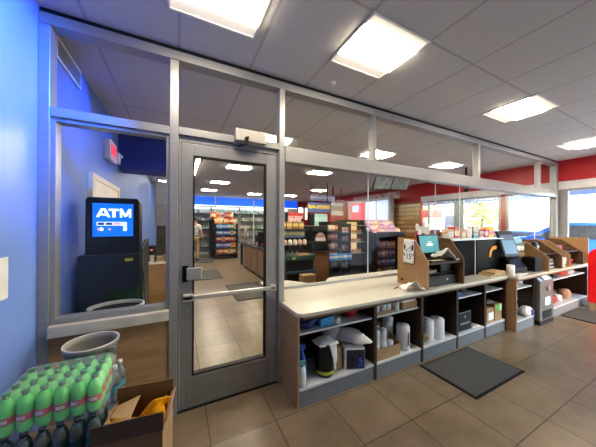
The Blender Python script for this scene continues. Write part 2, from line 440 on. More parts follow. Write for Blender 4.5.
struct('door_frame', MB().box(XL, 3.25, 0, XL + .04, 3.33, 2.14).box(XL, 4.48, 0, XL + .04, 4.56, 2.14).box(XL, 3.33, 2.08, XL + .04, 4.48, 2.14), M('cream_frame', (.80, .71, .50), .5), dn)
struct('door_handle', MB().cyl((XL + .03, 4.38, 1.0), (XL + .08, 4.38, 1.0), .02), CACHE['satin_steel'], dn)

# ------------------------------------------------------------------ ATM
t = thing('cash_machine', 'black cash machine with a lit blue ATM topper behind the glass', 'cash machine', (-.555, 2.80, 0))
mk('cabinet', MB().box(-.25, 0, .0, .22, .55, 1.305), M('atm_navy_black', (.014, .017, .026), .4, spec=.3), t, bev=.015)
mk('base', MB().box(-.26, -.012, 0, .23, .56, .08), BLACK, t)
mk('side_cover', MB().prism([(.03, .2), (.55, .2), (.55, 1.42), (.30, 1.42), (.03, 1.33)], 'x', .222, .245), CHAR, t, bev=.01)
mk('lock', MB().cyl((-.01, 0, 1.22), (-.01, -.006, 1.22), .015), BLACK, t)
mk('sticker', MB().box(.10, -.003, 1.235, .165, 0, 1.262), M('yellow_sticker', (.65, .6, .05), .5), t)
tp = mk('topper', MB().prism([(-.20, 1.31), (.215, 1.31), (.215, 1.81), (.20, 1.84), (-.185, 1.84), (-.20, 1.81)], 'y', .0, .22), BLACK, t, bev=.012)
mk('screen', MB().box(-.145, -.004, 1.475, .165, 0, 1.785), emis('atm_blue', (.004, .20, .95), 1.0, (.0, .1, .6)), tp)
ALET = emis('atm_white', (.9, .97, 1), 1.5)
def bar(mb, x0, z0, x1, z1, w, y0, y1):
    mb.prism([(x0 - w / 2, z0), (x0 + w / 2, z0), (x1 + w / 2, z1), (x1 - w / 2, z1)], 'y', y0, y1)
lt = MB(); za, zb, ya, yb_ = 1.655, 1.735, -.008, -.004
bar(lt, -.108, za, -.073, zb, .021, ya, yb_); bar(lt, -.024, za, -.059, zb, .021, ya, yb_); lt.box(-.095, ya, 1.672, -.037, yb_, 1.687)
lt.box(-.026, ya, 1.716, .052, yb_, zb); lt.box(.002, ya, za, .026, yb_, 1.716)
lt.box(.060, ya, za, .077, yb_, zb); lt.box(.131, ya, za, .148, yb_, zb); bar(lt, .104, za + .008, .070, zb, .019, ya, yb_); bar(lt, .104, za + .008, .138, zb, .019, ya, yb_)
mk('lettering', lt, ALET, tp)
st = MB().box(-.115, -.006, 1.575, .115, -.004, 1.612).box(.085, -.006, 1.525, .115, -.004, 1.575)
mk('card_strip', st, emis('atm_strip', (.75, .85, 1), .9), tp)
ms = MB().box(-.105, -.0075, 1.583, -.06, -.006, 1.604).box(-.045, -.0075, 1.583, .0, -.006, 1.604)
mk('card_marks', ms, emis('atm_marks', (.03, .08, .4), .4, (.02, .04, .2)), tp)
mk('red_mark', MB().box(.01, -.0075, 1.583, .06, -.006, 1.604).cyl((-.095, -.005, 1.543), (-.095, -.0075, 1.543), .014).cyl((-.018, -.005, 1.543), (-.018, -.0075, 1.543), .012), emis('atm_red', (1, .25, .3), .6), tp)
mk('white_mark', MB().cyl((-.08, -.005, 1.543), (-.08, -.0065, 1.543), .016), ALET, tp)
mk('cord', MB().tube([(.235, -.02, 1.30), (.262, -.03, 1.0), (.29, -.03, .5), (.31, -.03, .05)], .006), CHAR, t)

# passage counter with machine
t = thing('side_counter', 'wooden counter with a white top in the left passage', 'counter', (-.47, 4.75, 0))
mk('body', MB().box(0, 0, 0, .43, 1.9, .90), WOODL, t)
mk('counter_top', MB().box(-.02, -.02, .90, .44, 1.92, .935), M('white_top', (.72, .70, .66), .35), t)
mk('toe_kick', MB().box(0, -.01, 0, .43, 0, .10), KICK, t)
t = thing('drink_machine', 'dark drinks machine with a grey hood on the passage counter', 'machine', (-.22, 5.0, .935))
mk('body', MB().box(-.13, .0, 0, .15, .3, .62), M('machine_brown_black', (.05, .04, .035), .4), t, bev=.01)
mk('hood', MB().box(-.15, -.02, .62, .16, .32, 1.0), M('grey_hood', (.30, .30, .31), .4, .4), t, bev=.01)
mk('tray', MB().box(-.1, -.06, .05, .12, 0, .08), M('steel_tray', (.5, .48, .44), .4, .6), t)
mk('nozzle', MB().cyl((-.05, -.03, .3), (-.05, -.03, .42), .02), CHAR, t)
mk('nozzle', MB().cyl((.06, -.03, .3), (.06, -.03, .42), .02), CHAR, t)
cupm = MB().lathe([(.028, 0), (.04, .11), (.042, .112)], 14)
for i, (x, y, c, lb) in enumerate(((-.40, 4.83, (.8, .78, .72), 'white paper cup on the passage counter beside the cash machine'), (-.10, 4.80, (.05, .35, .55), 'blue cup on the passage counter'), (-.19, 4.82, (.6, .28, .1), 'orange cup on the passage counter'))):
    solo('paper_cup', cupm, M('cup_%d' % i, c, .5), lb, 'cup', (x, y, .935))
t = thing('coffee_brewer', 'small black brewer with a red light left of the drinks machine', 'coffee machine', (-.42, 5.05, .935))
mk('body', MB().box(-.06, -.08, 0, .06, .1, .26), BLACK, t, bev=.01); mk('lamp', MB().box(-.02, -.083, .18, .02, -.08, .20), emis('brew_red', (1, .1, .05), 1), t)
mk('carafe', MB().lathe([(.001, 0), (.045, .0), (.05, .05), (.03, .10)], 14, (0, -.13, 0)), CHAR, t)
solo('napkin_box', MB().box(-.06, -.05, 0, .06, .05, .09), M('kraft_box', (.45, .30, .16), .8), 'kraft napkin box under the drinks machine tray', 'box', (-.27, 4.86, .935), bev=.004)
solo('locker_box', MB().box(0, 0, 0, .31, .3, .42), M('grey_locker', (.33, .35, .40), .4), 'small grey locker box standing on top of the drinks machine', 'cabinet', (-.37, 4.99, 1.936), bev=.01)

# ------------------------------------------------------------------ under-counter cabinets
CF = 1.84
def cabinet(x0, x1, label, y0=CF, shelf=.635, depth=.40, left=None):
    t = thing('cubby_cabinet', label, 'cabinet', (x0, y0, 0), 0, 'cubby cabinets under the counter')
    w = x1 - x0
    mk('side_panel', MB().box(0, 0, 0, .02, depth, .785), left or WOODD, t)
    mk('side_panel', MB().box(w - .02, 0, 0, w, depth, .785), WOODD, t)
    mk('back_panel', MB().box(.02, depth - .015, .14, w - .02, depth, .785), WOODD, t)
    mk('bottom_shelf', MB().box(.02, 0, .145, w - .02, depth - .015, .165), MELA, t)
    mk('kick_plate', MB().box(.02, .004, .0, w - .02, .02, .145), KICK, t)
    if shelf:
        mk('shelf', MB().box(.02, .03, shelf - .018, w - .02, depth - .015, shelf), MELA, t)
    mk('apron', MB().box(.02, .0, .755, w - .02, .02, .785), WOODD, t)
    return t
cabinet(.925, 1.82, 'first cubby cabinet beside the glass door, with light wood end', left=wood('end_panel_brown', (.33, .22, .125), (.42, .285, .17), (2, 2, 4)))
cabinet(1.82, 2.55, 'second cubby cabinet from the door, full of white rolls')
cabinet(2.55, 3.24, 'third cubby cabinet from the door, without middle shelf', shelf=None)
cabinet(3.24, 3.90, 'fourth cubby cabinet from the door, holding a black machine')
cabinet(3.90, 4.48, 'fifth cubby cabinet from the door, with green labelled carton')
cabinet(4.50, 5.10, 'cabinet stepping forward with light wood end beside the grey dispenser', y0=1.72, left=WOODL, depth=.5)
cabinet(5.80, 7.50, 'last cubby cabinet near the window, with red items', y0=1.72, depth=.5)
# counter tops
ct = thing('service_counter', 'long cream counter top running from the door under the glass screen', 'counter', (0, 0, .787))
pts = [(.93, D - .005), (.93, 1.90), (.945, 1.87), (.97, 1.855), (1.0, 1.825), (4.50, 1.825), (4.50, 2.93), (2.05, 2.93), (1.93, 2.90), (1.83, 2.82), (1.74, 2.70), (1.66, 2.66), (1.58, 2.70), (1.33, 3.04), (.99, 3.10), (.99, D - .005)]
pts = [(.925, D - .006), (.925, 1.90), (.935, 1.86), (.965, 1.828), (1.0, 1.822), (4.50, 1.822), (4.50, 2.93), (2.05, 2.93), (1.95, 2.90), (1.86, 2.82), (1.77, 2.70), (1.68, 2.655), (1.60, 2.70), (1.36, 3.02), (.975, 3.08), (.975, D - .006)]
mk('slab', MB().prism(pts, 'z', 0, .035), QUARTZ, ct, bev=.006)
mk('edge_band', MB().box(.985, 1.828, -.018, 4.49, 1.84, -.001), WOOD, ct)
ct2 = thing('service_counter', 'far counter top stepping forward towards the window', 'counter', (0, 0, .787))
mk('slab', MB().box(4.502, 1.70, 0, 7.60, 2.93, .035), M('cream_quartz_far', (.58, .54, .45), .22, noise=.05, scale=40), ct2, bev=.006)
mk('edge_band', MB().box(4.51, 1.705, -.018, 7.58, 1.718, -.001), WOOD, ct2)
# customer side counter base
struct('wall_counter_back', MB().box(1.95, 2.50, 0, 7.6, 2.56, .785), WOOD)

# ------------------------------------------------------------------ things in the cubbies
S0, S1 = .165, .635
def lump(w, d, h, seed, n=14):
    rnd = random.Random(seed); ph = [rnd.uniform(0, 6.3) for _ in range(6)]
    mb = MB(); prof = []
    vs = []; fs = []; K = 9
    for j in range(K + 1):
        a = PI * j / K
        for i in range(n):
            b = 2 * PI * i / n
            rr = 1 + .16 * math.sin(3 * b + ph[0] + a) + .12 * math.sin(5 * b + ph[1] + 2 * a) + .1 * math.sin(4 * a + ph[2])
            x = abs(math.sin(a)) ** .6 * math.cos(b) * rr; y = abs(math.sin(a)) ** .6 * math.sin(b) * rr; z = -math.cos(a)
            vs.append((x * w / 2, y * d / 2, (z + 1) * h / 2))
    for j in range(K):
        for i in range(n): fs.append((j * n + i, j * n + (i + 1) % n, (j + 1) * n + (i + 1) % n, (j + 1) * n + i))
    return mb.add(vs, fs, None, True)
solo('bag', lump(.22, .2, .09, 1), M('navy_bag', (.012, .03, .14), .4), 'crumpled navy blue bag on the upper shelf of the first cubby', 'bag', (1.09, 1.99, S1))
solo('packet', MB().box(-.09, -.06, 0, .09, .06, .075), M('sky_packet', (.05, .28, .55), .5), 'light blue packet on the upper shelf of the first cubby', 'packet', (1.27, 1.97, S1), R(8), bev=.012)
solo('tape_roll', MB().lathe([(.03, 0), (.045, 0), (.045, .05), (.03, .05), (.03, 0)], 20, caps=False), WHITEP, 'small white tape roll on the upper shelf of the first cubby', 'roll', (1.40, 1.95, S1))
solo('bag', lump(.2, .16, .11, 2), M('red_cloth', (.45, .01, .02), .7), 'red bundle on the upper shelf of the first cubby', 'bag', (1.62, 2.02, S1))
def spray(label, x, y, z, cb, cc, h=.27):
    t = thing('spray_bottle', label, 'bottle', (x, y, z), 0)
    mk('body', MB().lathe([(.001, 0), (.036, 0), (.038, .01), (.038, h * .55), (.03, h * .7), (.013, h * .78), (.013, h * .82)], 18), M('sb%s' % label[:9], cb, .25), t)
    c = mk('trigger', MB().box(-.05, -.014, h * .88, .03, .014, h).box(-.045, -.006, h * .74, -.035, .006, h * .9).cyl((0, 0, h * .80), (0, 0, h * .9), .016), M('st%s' % label[:9], cc, .4), t)
    mk('label_band', MB().lathe([(.0385, h * .15), (.0385, h * .48)], 18, caps=False), WHITEP, t)
    return t
spray('blue cleaner spray bottle standing in the first cubby, left side', 1.02, 1.94, S0, (.02, .08, .5), (.03, .1, .5), .33)
spray('white and teal spray bottle at the front left of the first cubby', .99, 1.88, S0, (.55, .7, .72), (.1, .35, .45), .22)
spray('green topped dark bottle behind the blue one in the first cubby', 1.0, 2.06, S0, (.02, .05, .03), (.2, .5, .05), .40)
tb_ = thing('canister', 'black canister with green trim and a white cloth over it, first cubby', 'canister', (1.27, 1.945, S0))
mk('body', MB().lathe([(.001, 0), (.078, 0), (.086, .02), (.088, .27), (.08, .29)], 24), M('black_canister', (.02, .02, .018), .35), tb_)
mk('trim_band', MB().lathe([(.0885, .03), (.0895, .06)], 24, caps=False), M('yellow_green', (.45, .5, .05), .5), tb_)
mk('rim', MB().lathe([(.09, .275), (.094, .28), (.094, .29), (.082, .295)], 24, caps=False), CHAR, tb_)
def cloth(u, v):
    # cloth draped over the canister rim and down its right front
    x = (u - .5) * .21; y = (v - .5) * .17
    z = .305 + .03 * math.cos(x * 15) * math.cos(y * 15) + .008 * math.sin(u * 19 + v * 7)
    return (x, y, z)
cl = MB().grid(cloth, 14, 12)
def tail(u, v):
    a = -1.75 + u * (1.15 - .45 * v) + .35 * v; r = .099 + .008 * math.sin(u * 16) + .01 * v
    zz = .325 - v * (.12 + .14 * math.sin(u * 3.1))
    return (r * math.cos(a), r * math.sin(a), zz)
cl.grid(tail, 12, 12)
solo('cloth', cl, M('white_cloth', (.78, .79, .80), .9, noise=.05), 'white cloth draped over the black canister', 'cloth', (1.27, 1.945, S0), solid=.006)
solo('bag', lump(.26, .2, .38, 4), M('grey_poly_bag', (.32, .33, .35), .3), 'grey translucent plastic bag behind the canister in the first cubby', 'bag', (1.45, 2.10, S0))
solo('carton', MB().box(-.06, -.08, 0, .06, .08, .22), CARD, 'plain brown carton behind the white cloth in the first cubby', 'box', (1.40, 2.0, S0), bev=.003)
bx = thing('printed_carton', 'white carton with dark printed end in the first cubby', 'box', (1.60, 1.96, S0), R(-22))
mk('carton_body', MB().box(-.10, -.11, 0, .11, .13, .10).box(-.10, -.11, .105, .11, .13, .21), M('white_carton', (.62, .62, .60), .6), bx, bev=.003)
mk('printed_end', MB().box(-.075, -.113, .012, .105, -.11, .195), M('dark_print', (.03, .03, .06), .4, noise=.6, scale=25), bx)
mk('blue_print', MB().box(.045, -.1145, .03, .085, -.113, .12), M('blue_print', (.05, .09, .4), .4, noise=.9, scale=35), bx)
solo('bag', lump(.18, .36, .13, 6), M('white_bag', (.75, .75, .74), .5), 'white plastic bag lying on the printed carton', 'bag', (1.61, 1.98, S0 + .212), R(28))
# second cubby
rollm = MB().lathe([(.012, .14), (.012, 0), (.044, 0), (.046, .006), (.046, .134), (.044, .14), (.012, .14)], 18, caps=False)
ROLLW = M('roll_white', (.70, .71, .72), .85)
r0 = None
def roll(x, y, z, label, group):
    global r0
    if r0 is None:
        r0 = solo('paper_roll', rollm, ROLLW, label, 'paper roll', (x, y, z), 0, group); return r0
    return dup(r0, (x, y, z), 0, label, group)
def tray(x0, x1, y0, y1, z, h, label, hb=None):
    t = thing('cardboard_tray', label, 'tray', (x0, y0, z))
    w, d = x1 - x0, y1 - y0; hb = hb or h
    mk('base', MB().box(0, 0, 0, w, d, .004), CARD, t)
    mk('front_wall', MB().box(0, 0, .004, w, .005, h), CARD, t)
    mk('back_wall', MB().box(0, d - .005, .004, w, d, hb), CARD, t)
    mk('side_wall', MB().prism([(.005, .004), (d - .005, .004), (d - .005, hb), (.005, h)], 'x', 0, .005), CARD, t)
    mk('side_wall', MB().prism([(.005, .004), (d - .005, .004), (d - .005, hb), (.005, h)], 'x', w - .005, w), CARD, t)
    return t
tray(1.86, 2.13, 1.88, 2.12, S1, .035, 'shallow cardboard tray of white rolls on the second cubby shelf')
for x in (1.915, 2.01, 2.075 + .01):
    for y in (1.945, 2.045): roll(x, y, S1 + .006, 'white paper roll in the shallow tray on the second cubby shelf', 'rolls on the second cubby shelf')
solo('canister', MB().lathe([(.001, 0), (.042, 0), (.043, .12), (.04, .125), (.001, .126)], 20), M('ivory_canister', (.7, .69, .66), .6), 'single white cylinder beside the shallow tray, second cubby shelf', 'canister', (2.205, 1.93, S1))
bx = thing('carton', 'open brown carton with white stacks on the second cubby shelf', 'box', (2.39, 1.97, S1))
mk('carton_body', MB().box(-.12, -.09, 0, .12, .09, .075), CARD, bx)
mk('napkin_stack', MB().box(-.11, -.08, .075, .0, .08, .12).box(.005, -.08, .075, .11, .08, .115), PAPER, bx)
tray(1.85, 2.21, 1.86, 2.14, S0, .12, 'tall cardboard tray of white rolls at the bottom of the second cubby', .26)
for x in (1.91, 2.01, 2.11):
    for y in (1.93, 2.04): roll(x, y, S0 + .006 + (.13 if y > 2 and x < 2.05 else 0.02 * 0), 'white paper roll in the tall tray at the bottom of the second cubby', 'rolls in the bottom tray of the second cubby')
for x in (1.91, 2.01):
    dup(r0, (x, 1.935, S0 + .15), 0, 'white paper roll on top of the tall tray, second cubby', 'rolls in the bottom tray of the second cubby')
    dup(r0, (x, 2.04, S0 + .006), 0, 'white paper roll in the tall tray at the bottom of the second cubby', 'rolls in the bottom tray of the second cubby')
t = thing('wrapped_towels', 'tall wrapped white towel pack with dark print, second cubby', 'paper towels', (2.34, 1.935, S0))
mk('pack', MB().lathe([(.001, 0), (.066, .0), (.074, .02), (.075, .25), (.066, .275), (.001, .285)], 22), M('wrapped_white', (.74, .75, .77), .3), t)
mk('print', MB().grid(lambda u, v: (.0762 * math.cos(-1.75 + u * .35), .0762 * math.sin(-1.75 + u * .35), .06 + v * .15), 4, 2), M('wrap_print', (.08, .09, .11), .5, noise=.9, scale=60), t)
t = solo('paper_roll', MB().lathe([(.001, 0), (.06, 0), (.062, .33), (.001, .335)], 20), ROLLW, 'tall plain white roll at the back of the second cubby', 'paper roll', (2.24, 2.07, S0))
# third cubby
for i, (x, y, lb) in enumerate(((2.80, 1.97, 'big white towel roll at the left in the third cubby'), (2.965, 1.94, 'big white towel roll at the right in the third cubby'))):
    t = thing('towel_roll', lb, 'paper towels', (x, y, S0), 0, 'big rolls in the third cubby')
    mk('roll', MB().lathe([(.02, .235), (.02, .01), (.08, 0), (.086, .01), (.086, .235), (.08, .245), (.02, .245)], 26, caps=False), M('towel_white', (.78, .78, .78), .9), t)
    mk('core', MB().lathe([(.0195, .01), (.0195, .246)], 14, caps=False), CARD, t)
solo('bag', lump(.17, .16, .11, 9), M('brown_paper_bag', (.28, .19, .11), .8), 'crumpled brown paper bag at the left of the third cubby', 'bag', (2.67, 1.96, S0))
solo('outlet_plate', MB().box(0, -.035, -.045, .006, .035, .045), WHITEP, 'small pale square plate on the inner side of the third cubby', 'outlet', (2.571, 1.93, .70), bev=.004)
# fourth
t = thing('black_printer', 'black boxy machine at the bottom of the fourth cubby', 'machine', (3.50, 1.98, S0))
mk('body', MB().box(-.18, -.1, 0, .14, .14, .26), BLACK, t, bev=.015)
mk('slot', MB().box(-.12, -.103, .09, .08, -.10, .115), GREYP, t)
mk('badge', MB().cyl((-.02, -.1, .19), (-.02, -.104, .19), .016), M('brass_badge', (.4, .3, .12), .3, .6), t)
solo('paper_sheet', MB().grid(lambda u, v: (u * .2, v * .24, .003 + .02 * math.sin(u * 3) * v), 8, 6), PAPER, 'white sheet lying at the bottom of the fourth cubby', 'paper', (3.66, 1.87, S0), solid=.002)
solo('box', MB().box(-.06, -.05, 0, .06, .05, .05), M('dark_blue_box', (.04, .05, .25), .4), 'small dark blue box on the fourth cubby shelf', 'box', (3.38, 1.95, S1), bev=.006)
t = solo('box', MB().box(-.07, -.06, 0, .07, .06, .09), BLACKM, 'small black box on the fourth cubby shelf', 'box', (3.56, 2.0, S1), bev=.006)
# fifth
t = thing('carton', 'white sided carton at the bottom of the fifth cubby', 'box', (4.10, 1.95, S0))
mk('carton_body', MB().box(-.1, -.08, 0, .1, .12, .21), CARD, t, bev=.003)
mk('white_panel', MB().box(-.05, -.083, .04, .09, -.08, .15), PAPER, t)
t = thing('carton', 'brown carton with a green and white label in the fifth cubby', 'box', (4.33, 1.95, S0))
mk('carton_body', MB().box(-.1, -.08, 0, .1, .12, .24), CARD, t, bev=.003)
mk('green_label', MB().box(-.06, -.083, .24 - .09, .03, -.08, .235), M('bright_green', (.08, .55, .08), .5), t)
mk('white_label', MB().box(.03, -.083, .24 - .1, .09, -.08, .235), PAPER, t)
solo('bag', lump(.18, .16, .07, 12), M('dark_grey_bag', (.06, .06, .06), .5), 'dark bag lying on the cartons in the fifth cubby', 'bag', (4.18, 1.96, S0 + .245))
# sixth (stepping forward)
solo('carton', MB().box(-.1, -.12, 0, .1, .12, .13), CARD, 'flat brown carton on the upper shelf of the forward cabinet', 'box', (4.68, 1.92, S1), bev=.003)
solo('bag', lump(.22, .18, .11, 14), M('pale_grey_bag', (.42, .42, .45), .5), 'grey bundle on the upper shelf of the forward cabinet', 'bag', (4.95, 1.90, S1))
solo('carton', MB().box(-.1, -.1, 0, .1, .1, .2), CARD, 'brown carton at the bottom of the forward cabinet', 'box', (4.67, 1.95, S0), bev=.003)
solo('bag', lump(.30, .22, .3, 15), M('white_poly_bag', (.72, .73, .76), .4), 'white plastic bag at the bottom of the forward cabinet', 'bag', (4.90, 1.97, S0))
t = thing('packet', 'white and purple packet leaning out of the forward cabinet bottom', 'packet', (4.93, 1.765, S0), R(10))
mk('wrapper', lump(.24, .15, .15, 16), M('white_wrapper', (.75, .75, .78), .35), t)
mk('purple_band', MB().box(-.02, -.082, .03, .05, -.070, .11), M('purple_print', (.12, .06, .40), .5), t)
# last cabinet
for i, (x, z, c, w, h, lb) in enumerate(((6.15, S0, (.5, .02, .03), .2, .16, 'red bundle at the bottom of the last cubby cabinet'), (6.45, S0, (.7, .7, .7), .16, .12, 'white bundle beside the red one in the last cubby cabinet'), (6.85, S0, (.35, .2, .12), .26, .18, 'brown bundle at the bottom of the last cubby cabinet'),
                                       (6.2, S1, (.05, .05, .06), .2, .1, 'black bundle on the shelf of the last cubby cabinet'), (6.6, S1, (.5, .06, .05), .2, .1, 'red bundle on the shelf of the last cubby cabinet'), (7.0, S1, (.45, .4, .38), .24, .09, 'grey bundle on the shelf of the last cubby cabinet'))):
    solo('bag', lump(w, .18, h, 20 + i), M('bundle_%d' % i, c, .6), lb, 'bag', (x, 1.87, z))

# grey coin / change dispenser standing in front of the counter
t = thing('grey_dispenser', 'grey floor standing dispenser with sloped top and round knob', 'dispenser', (5.40, 1.665, 0))
mk('body', MB().prism([(0, .06), (.23, .06), (.23, .775), (.08, .775), (.0, .70)], 'x', -.25, .24), M('dispenser_grey', (.20, .205, .205), .35, .3), t, bev=.015)
mk('base', MB().box(-.26, .0, 0, .25, .23, .06), CHAR, t)
mk('knob', MB().cyl((.0, 0, .58), (.0, -.03, .58), .045, 20), M('steel_knob', (.5, .5, .5), .3, .7), t)
mk('label_plate', MB().box(-.08, -.004, .30, .10, 0, .43), PAPER, t)
mk('lower_panel', MB().box(-.18, -.004, .09, .16, 0, .22), CHAR, t)
solo('paper_note', MB().prism([(.0, .715), (.062, .772), (.060, .775), (-.002, .718)], 'x', -.1, .1), PAPER, 'white note on the sloped top of the grey dispenser', 'paper', (5.40, 1.663, 0))

# ------------------------------------------------------------------ on the counter
CZ = .823
def pos_panel(mb, x, y0=1.835, y1=2.272, z=CZ, top=.60):
    mb.prism([(y0, z), (y1, z), (y1, z + top), (y1 - .26, z + top - .02), (y0, z + top - .27)], 'x', x, x + .02)
    return mb
OAK = wood('tan_oak_panel', (.30, .18, .085), (.40, .255, .13), (2, 2, 4))
t = thing('register_stand', 'oak sided register stand beneath the teal monitor', 'stand', (0, 0, 0))
a = mk('side_panel', pos_panel(MB(), 2.64), OAK, t)
mk('cable_hole', MB().cyl((2.6385, 2.20, CZ + .06), (2.6395, 2.20, CZ + .06), .018, 18), BLACK, a)
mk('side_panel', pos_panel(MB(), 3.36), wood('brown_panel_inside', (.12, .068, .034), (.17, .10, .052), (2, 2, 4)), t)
mk('top_shelf', MB().box(2.66, 1.86, CZ + .285, 3.36, 2.27, CZ + .305), WOODD, t)
mk('middle_shelf', MB().box(2.66, 1.92, CZ + .15, 3.36, 2.27, CZ + .16), BLACK, t)
mk('back_panel', MB().box(2.66, 2.255, CZ, 3.36, 2.27, CZ + .285), BLACKM, t)
sg = thing('price_paper', 'white curled paper reading $15.99 taped on the oak stand', 'paper sign', (2.636, 2.0, 0))
mk('sheet', MB().grid(lambda u, v: (-.004 - .010 * math.sin(v * PI) * .6 - .012 * (1 - v) ** 3, .01 + u * .155, 1.11 + v * .30), 6, 10), PAPER, sg, solid=.0015)
text('price', '15', .105, BLACKM, sg, (-.0185, .085, 1.195), (R(90), 0, R(-90)), .0, sx=.78)
text('currency', '$', .05, BLACKM, sg, (-.0185, .148, 1.215), (R(90), 0, R(-90)), .0, sx=.8)
text('price_cents', '99', .048, BLACKM, sg, (-.0185, .030, 1.215), (R(90), 0, R(-90)), .0, sx=.75)
mk('dark_corner', MB().box(-.0145, .02, 1.28, -.013, .045, 1.34), CHAR, sg)
mk('dark_corner', MB().box(-.0145, .135, 1.28, -.013, .155, 1.34), CHAR, sg)
mk('ink_line', MB().tube([(-.0155, .135, 1.265), (-.016, .10, 1.285), (-.016, .06, 1.315), (-.016, .045, 1.27), (-.016, .13, 1.258)], .003, 6), CHAR, sg)
t = thing('monitor', 'register monitor with a lit teal screen', 'monitor', (3.03, 2.06, CZ + .305))
mk('bezel', MB().box(-.20, 0, .08, .22, .025, .345, Matrix.Rotation(R(-9), 4, 'X')), BLACK, t, bev=.006)
mk('screen', MB().box(-.18, -.003, .10, .20, -.0005, .325, Matrix.Rotation(R(-9), 4, 'X')), emis('teal_screen', (.10, .42, .46), .8, (.02, .05, .05)), t)
mk('icon', MB().box(-.05, -.005, .19, .07, -.003, .22, Matrix.Rotation(R(-9), 4, 'X')).box(-.02, -.005, .235, .05, -.003, .245, Matrix.Rotation(R(-9), 4, 'X')), emis('screen_icon', (.45, .5, .35), .8), t)
mk('stand', MB().box(-.09, -.03, 0, .11, .12, .018).box(-.03, .045, .018, .05, .07, .17), BLACK, t, bev=.004)
t = thing('keyboard', 'low tan and black keyboard in front of the teal monitor', 'keyboard', (2.94, 1.925, CZ + .305))
mk('case', MB().box(-.15, -.04, 0, .15, .04, .018), BLACK, t, bev=.004)
mk('keys', MB().box(-.13, -.03, .018, .10, .03, .024), M('tan_keys', (.45, .33, .2), .6), t)
solo('paper_pile', MB().grid(lambda u, v: ((u - .5) * .34, (v - .5) * .2, .012 + .16 * max(0, 1 - abs(u - .33) * 2.1) * (1 - .5 * v) + .01 * math.sin(u * 21 + v * 9)), 16, 8), PAPER, 'peaked pile of white papers at the right of the teal monitor', 'paper', (3.22, 2.0, CZ + .305), R(-8), solid=.004)
t = thing('receipt_printer', 'black receipt printer inside the register stand', 'printer', (3.17, 2.04, CZ + .161))
mk('body', MB().box(-.13, -.10, 0, .10, .10, .105), BLACK, t, bev=.012)
mk('lid', MB().box(-.1, -.102, .06, .07, -.1, .09), CHAR, t)
t = thing('cash_till', 'black cash drawer on the counter inside the register stand', 'cash drawer', (3.02, 2.05, CZ))
mk('body', MB().box(-.30, -.13, 0, .31, .16, .13), BLACK, t, bev=.005)
mk('front', MB().box(-.28, -.137, .015, .29, -.13, .115), CHAR, t)
mk('lock', MB().cyl((.12, -.137, .07), (.12, -.142, .07), .012), CACHE['satin_steel'], t)
for k in range(3):
    solo('envelope', MB().box(-.10, -.09, 0, .10, .09, .012), M('tan_envelope', (.42, .32, .19), .8), ['lowest', 'middle', 'top'][k] + ' tan envelope of the pile beside the receipt printer', 'envelope', (2.85 + .012 * k, 2.03, CZ + .161 + .0125 * k), R(4 * k - 4), 'tan envelopes in the register stand')
solo('tissue', MB().grid(lambda u, v: ((u - .5) * .27, (v - .5) * .17, .006 + .10 * max(0, 1 - ((u - .4) * 2.6) ** 2) * (1 - v * .7) + .014 * math.sin(u * 17) * math.sin(v * 9 + 1)), 18, 12), PAPER, 'crumpled white tissue on the counter edge before the oak stand', 'tissue', (2.50, 1.935, CZ + .008), R(-20), solid=.004)
solo('pen_stick', MB().cyl((0, 0, .006), (.13, .05, .006), .006, 8), M('brown_stick', (.2, .07, .03), .5), 'small brown pen beside the crumpled tissue', 'pen', (2.33, 2.05, CZ))
# red and dark small things behind the monitor (customer side)
# black ticket cases; window reflection on their tops painted as pale blue
CT = M('case_top', (.62, .78, .85), .10)
CASEB = M('case_black', (.004, .004, .005), .6, spec=.08)
CASEG = M('case_grey_black', (.008, .008, .009), .5, spec=.15)
for i, (x0, x1, lb) in enumerate(((3.52, 4.16, 'left black ticket case with window sheen painted on its top'), (4.20, 4.98, 'right black ticket case with an orange curved sign'))):
    t = thing('ticket_case', lb, 'display case', (x0, 2.10, CZ), 0, 'black ticket cases')
    w = x1 - x0
    mk('case_body', MB().box(0, 0, 0, w, .17, .545), CASEB if i == 0 else CASEG, t, bev=.003)
    mk('case_top', MB().box(-.01, -.05, .545, w + .01, .175, .56), CT, t)
    if i == 0: mk('edge_strip', MB().box(w - .015, -.004, .0, w + .0, 0, .545), WHITEP, t)
    else:
        mk('round_sign', MB().cyl((w - .26, 0, .27), (w - .26, -.006, .27), .165, 28), BLACK, t)
        arc = MB().grid(lambda u, v: (w - .26 + (.17 - .06 * v) * math.cos(1.1 + u * 2.2), -.0075, .27 + (.16 - .06 * v) * math.sin(1.1 + u * 2.2)), 16, 1)
        mk('orange_arc', arc, M('orange_arc', (.75, .32, .02), .5), t)
for k, lb in enumerate(('lower', 'upper')):
    solo('paper_pack', MB().box(-.17, -.09, 0, .17, .09, .03), M('manila_%d' % k, (.50, .36, .19), .7), lb + ' manila paper pack stacked before the black ticket cases', 'paper', (4.38 + .03 * k, 1.97, CZ + .031 * k), R(-10 + 12 * k), 'manila paper packs', bev=.004)
solo('receipt_roll', MB().lathe([(.001, 0), (.05, 0), (.05, .16), (.001, .162)], 20), M('roll_bright', (.85, .84, .82), .7), 'white paper roll standing on the step of the counter', 'paper roll', (4.60, 1.83, CZ))
solo('paper_sheet', MB().grid(lambda u, v: (u * .28, v * .12, .004 + .02 * u * (1 - v)), 8, 4), PAPER, 'white sheet on the counter step beside the paper roll', 'paper', (4.62, 1.72, CZ), solid=.002)
t = thing('touch_terminal', 'tall tilted touch terminal with a pale blue screen', 'terminal', (5.0, 1.98, CZ + .03), R(-12))
mk('base', MB().prism([(-.12, -.03), (.14, -.03), (.14, .16), (.02, .22), (-.12, .05)], 'x', -.14, .18), BLACK, t, bev=.01)
TM = Matrix.Translation((0, -.05, .20)) @ Matrix.Rotation(R(-18), 4, 'X')
mk('bezel', MB().box(-.20, 0, .02, .14, .035, .47, TM), CHAR, t, bev=.012)
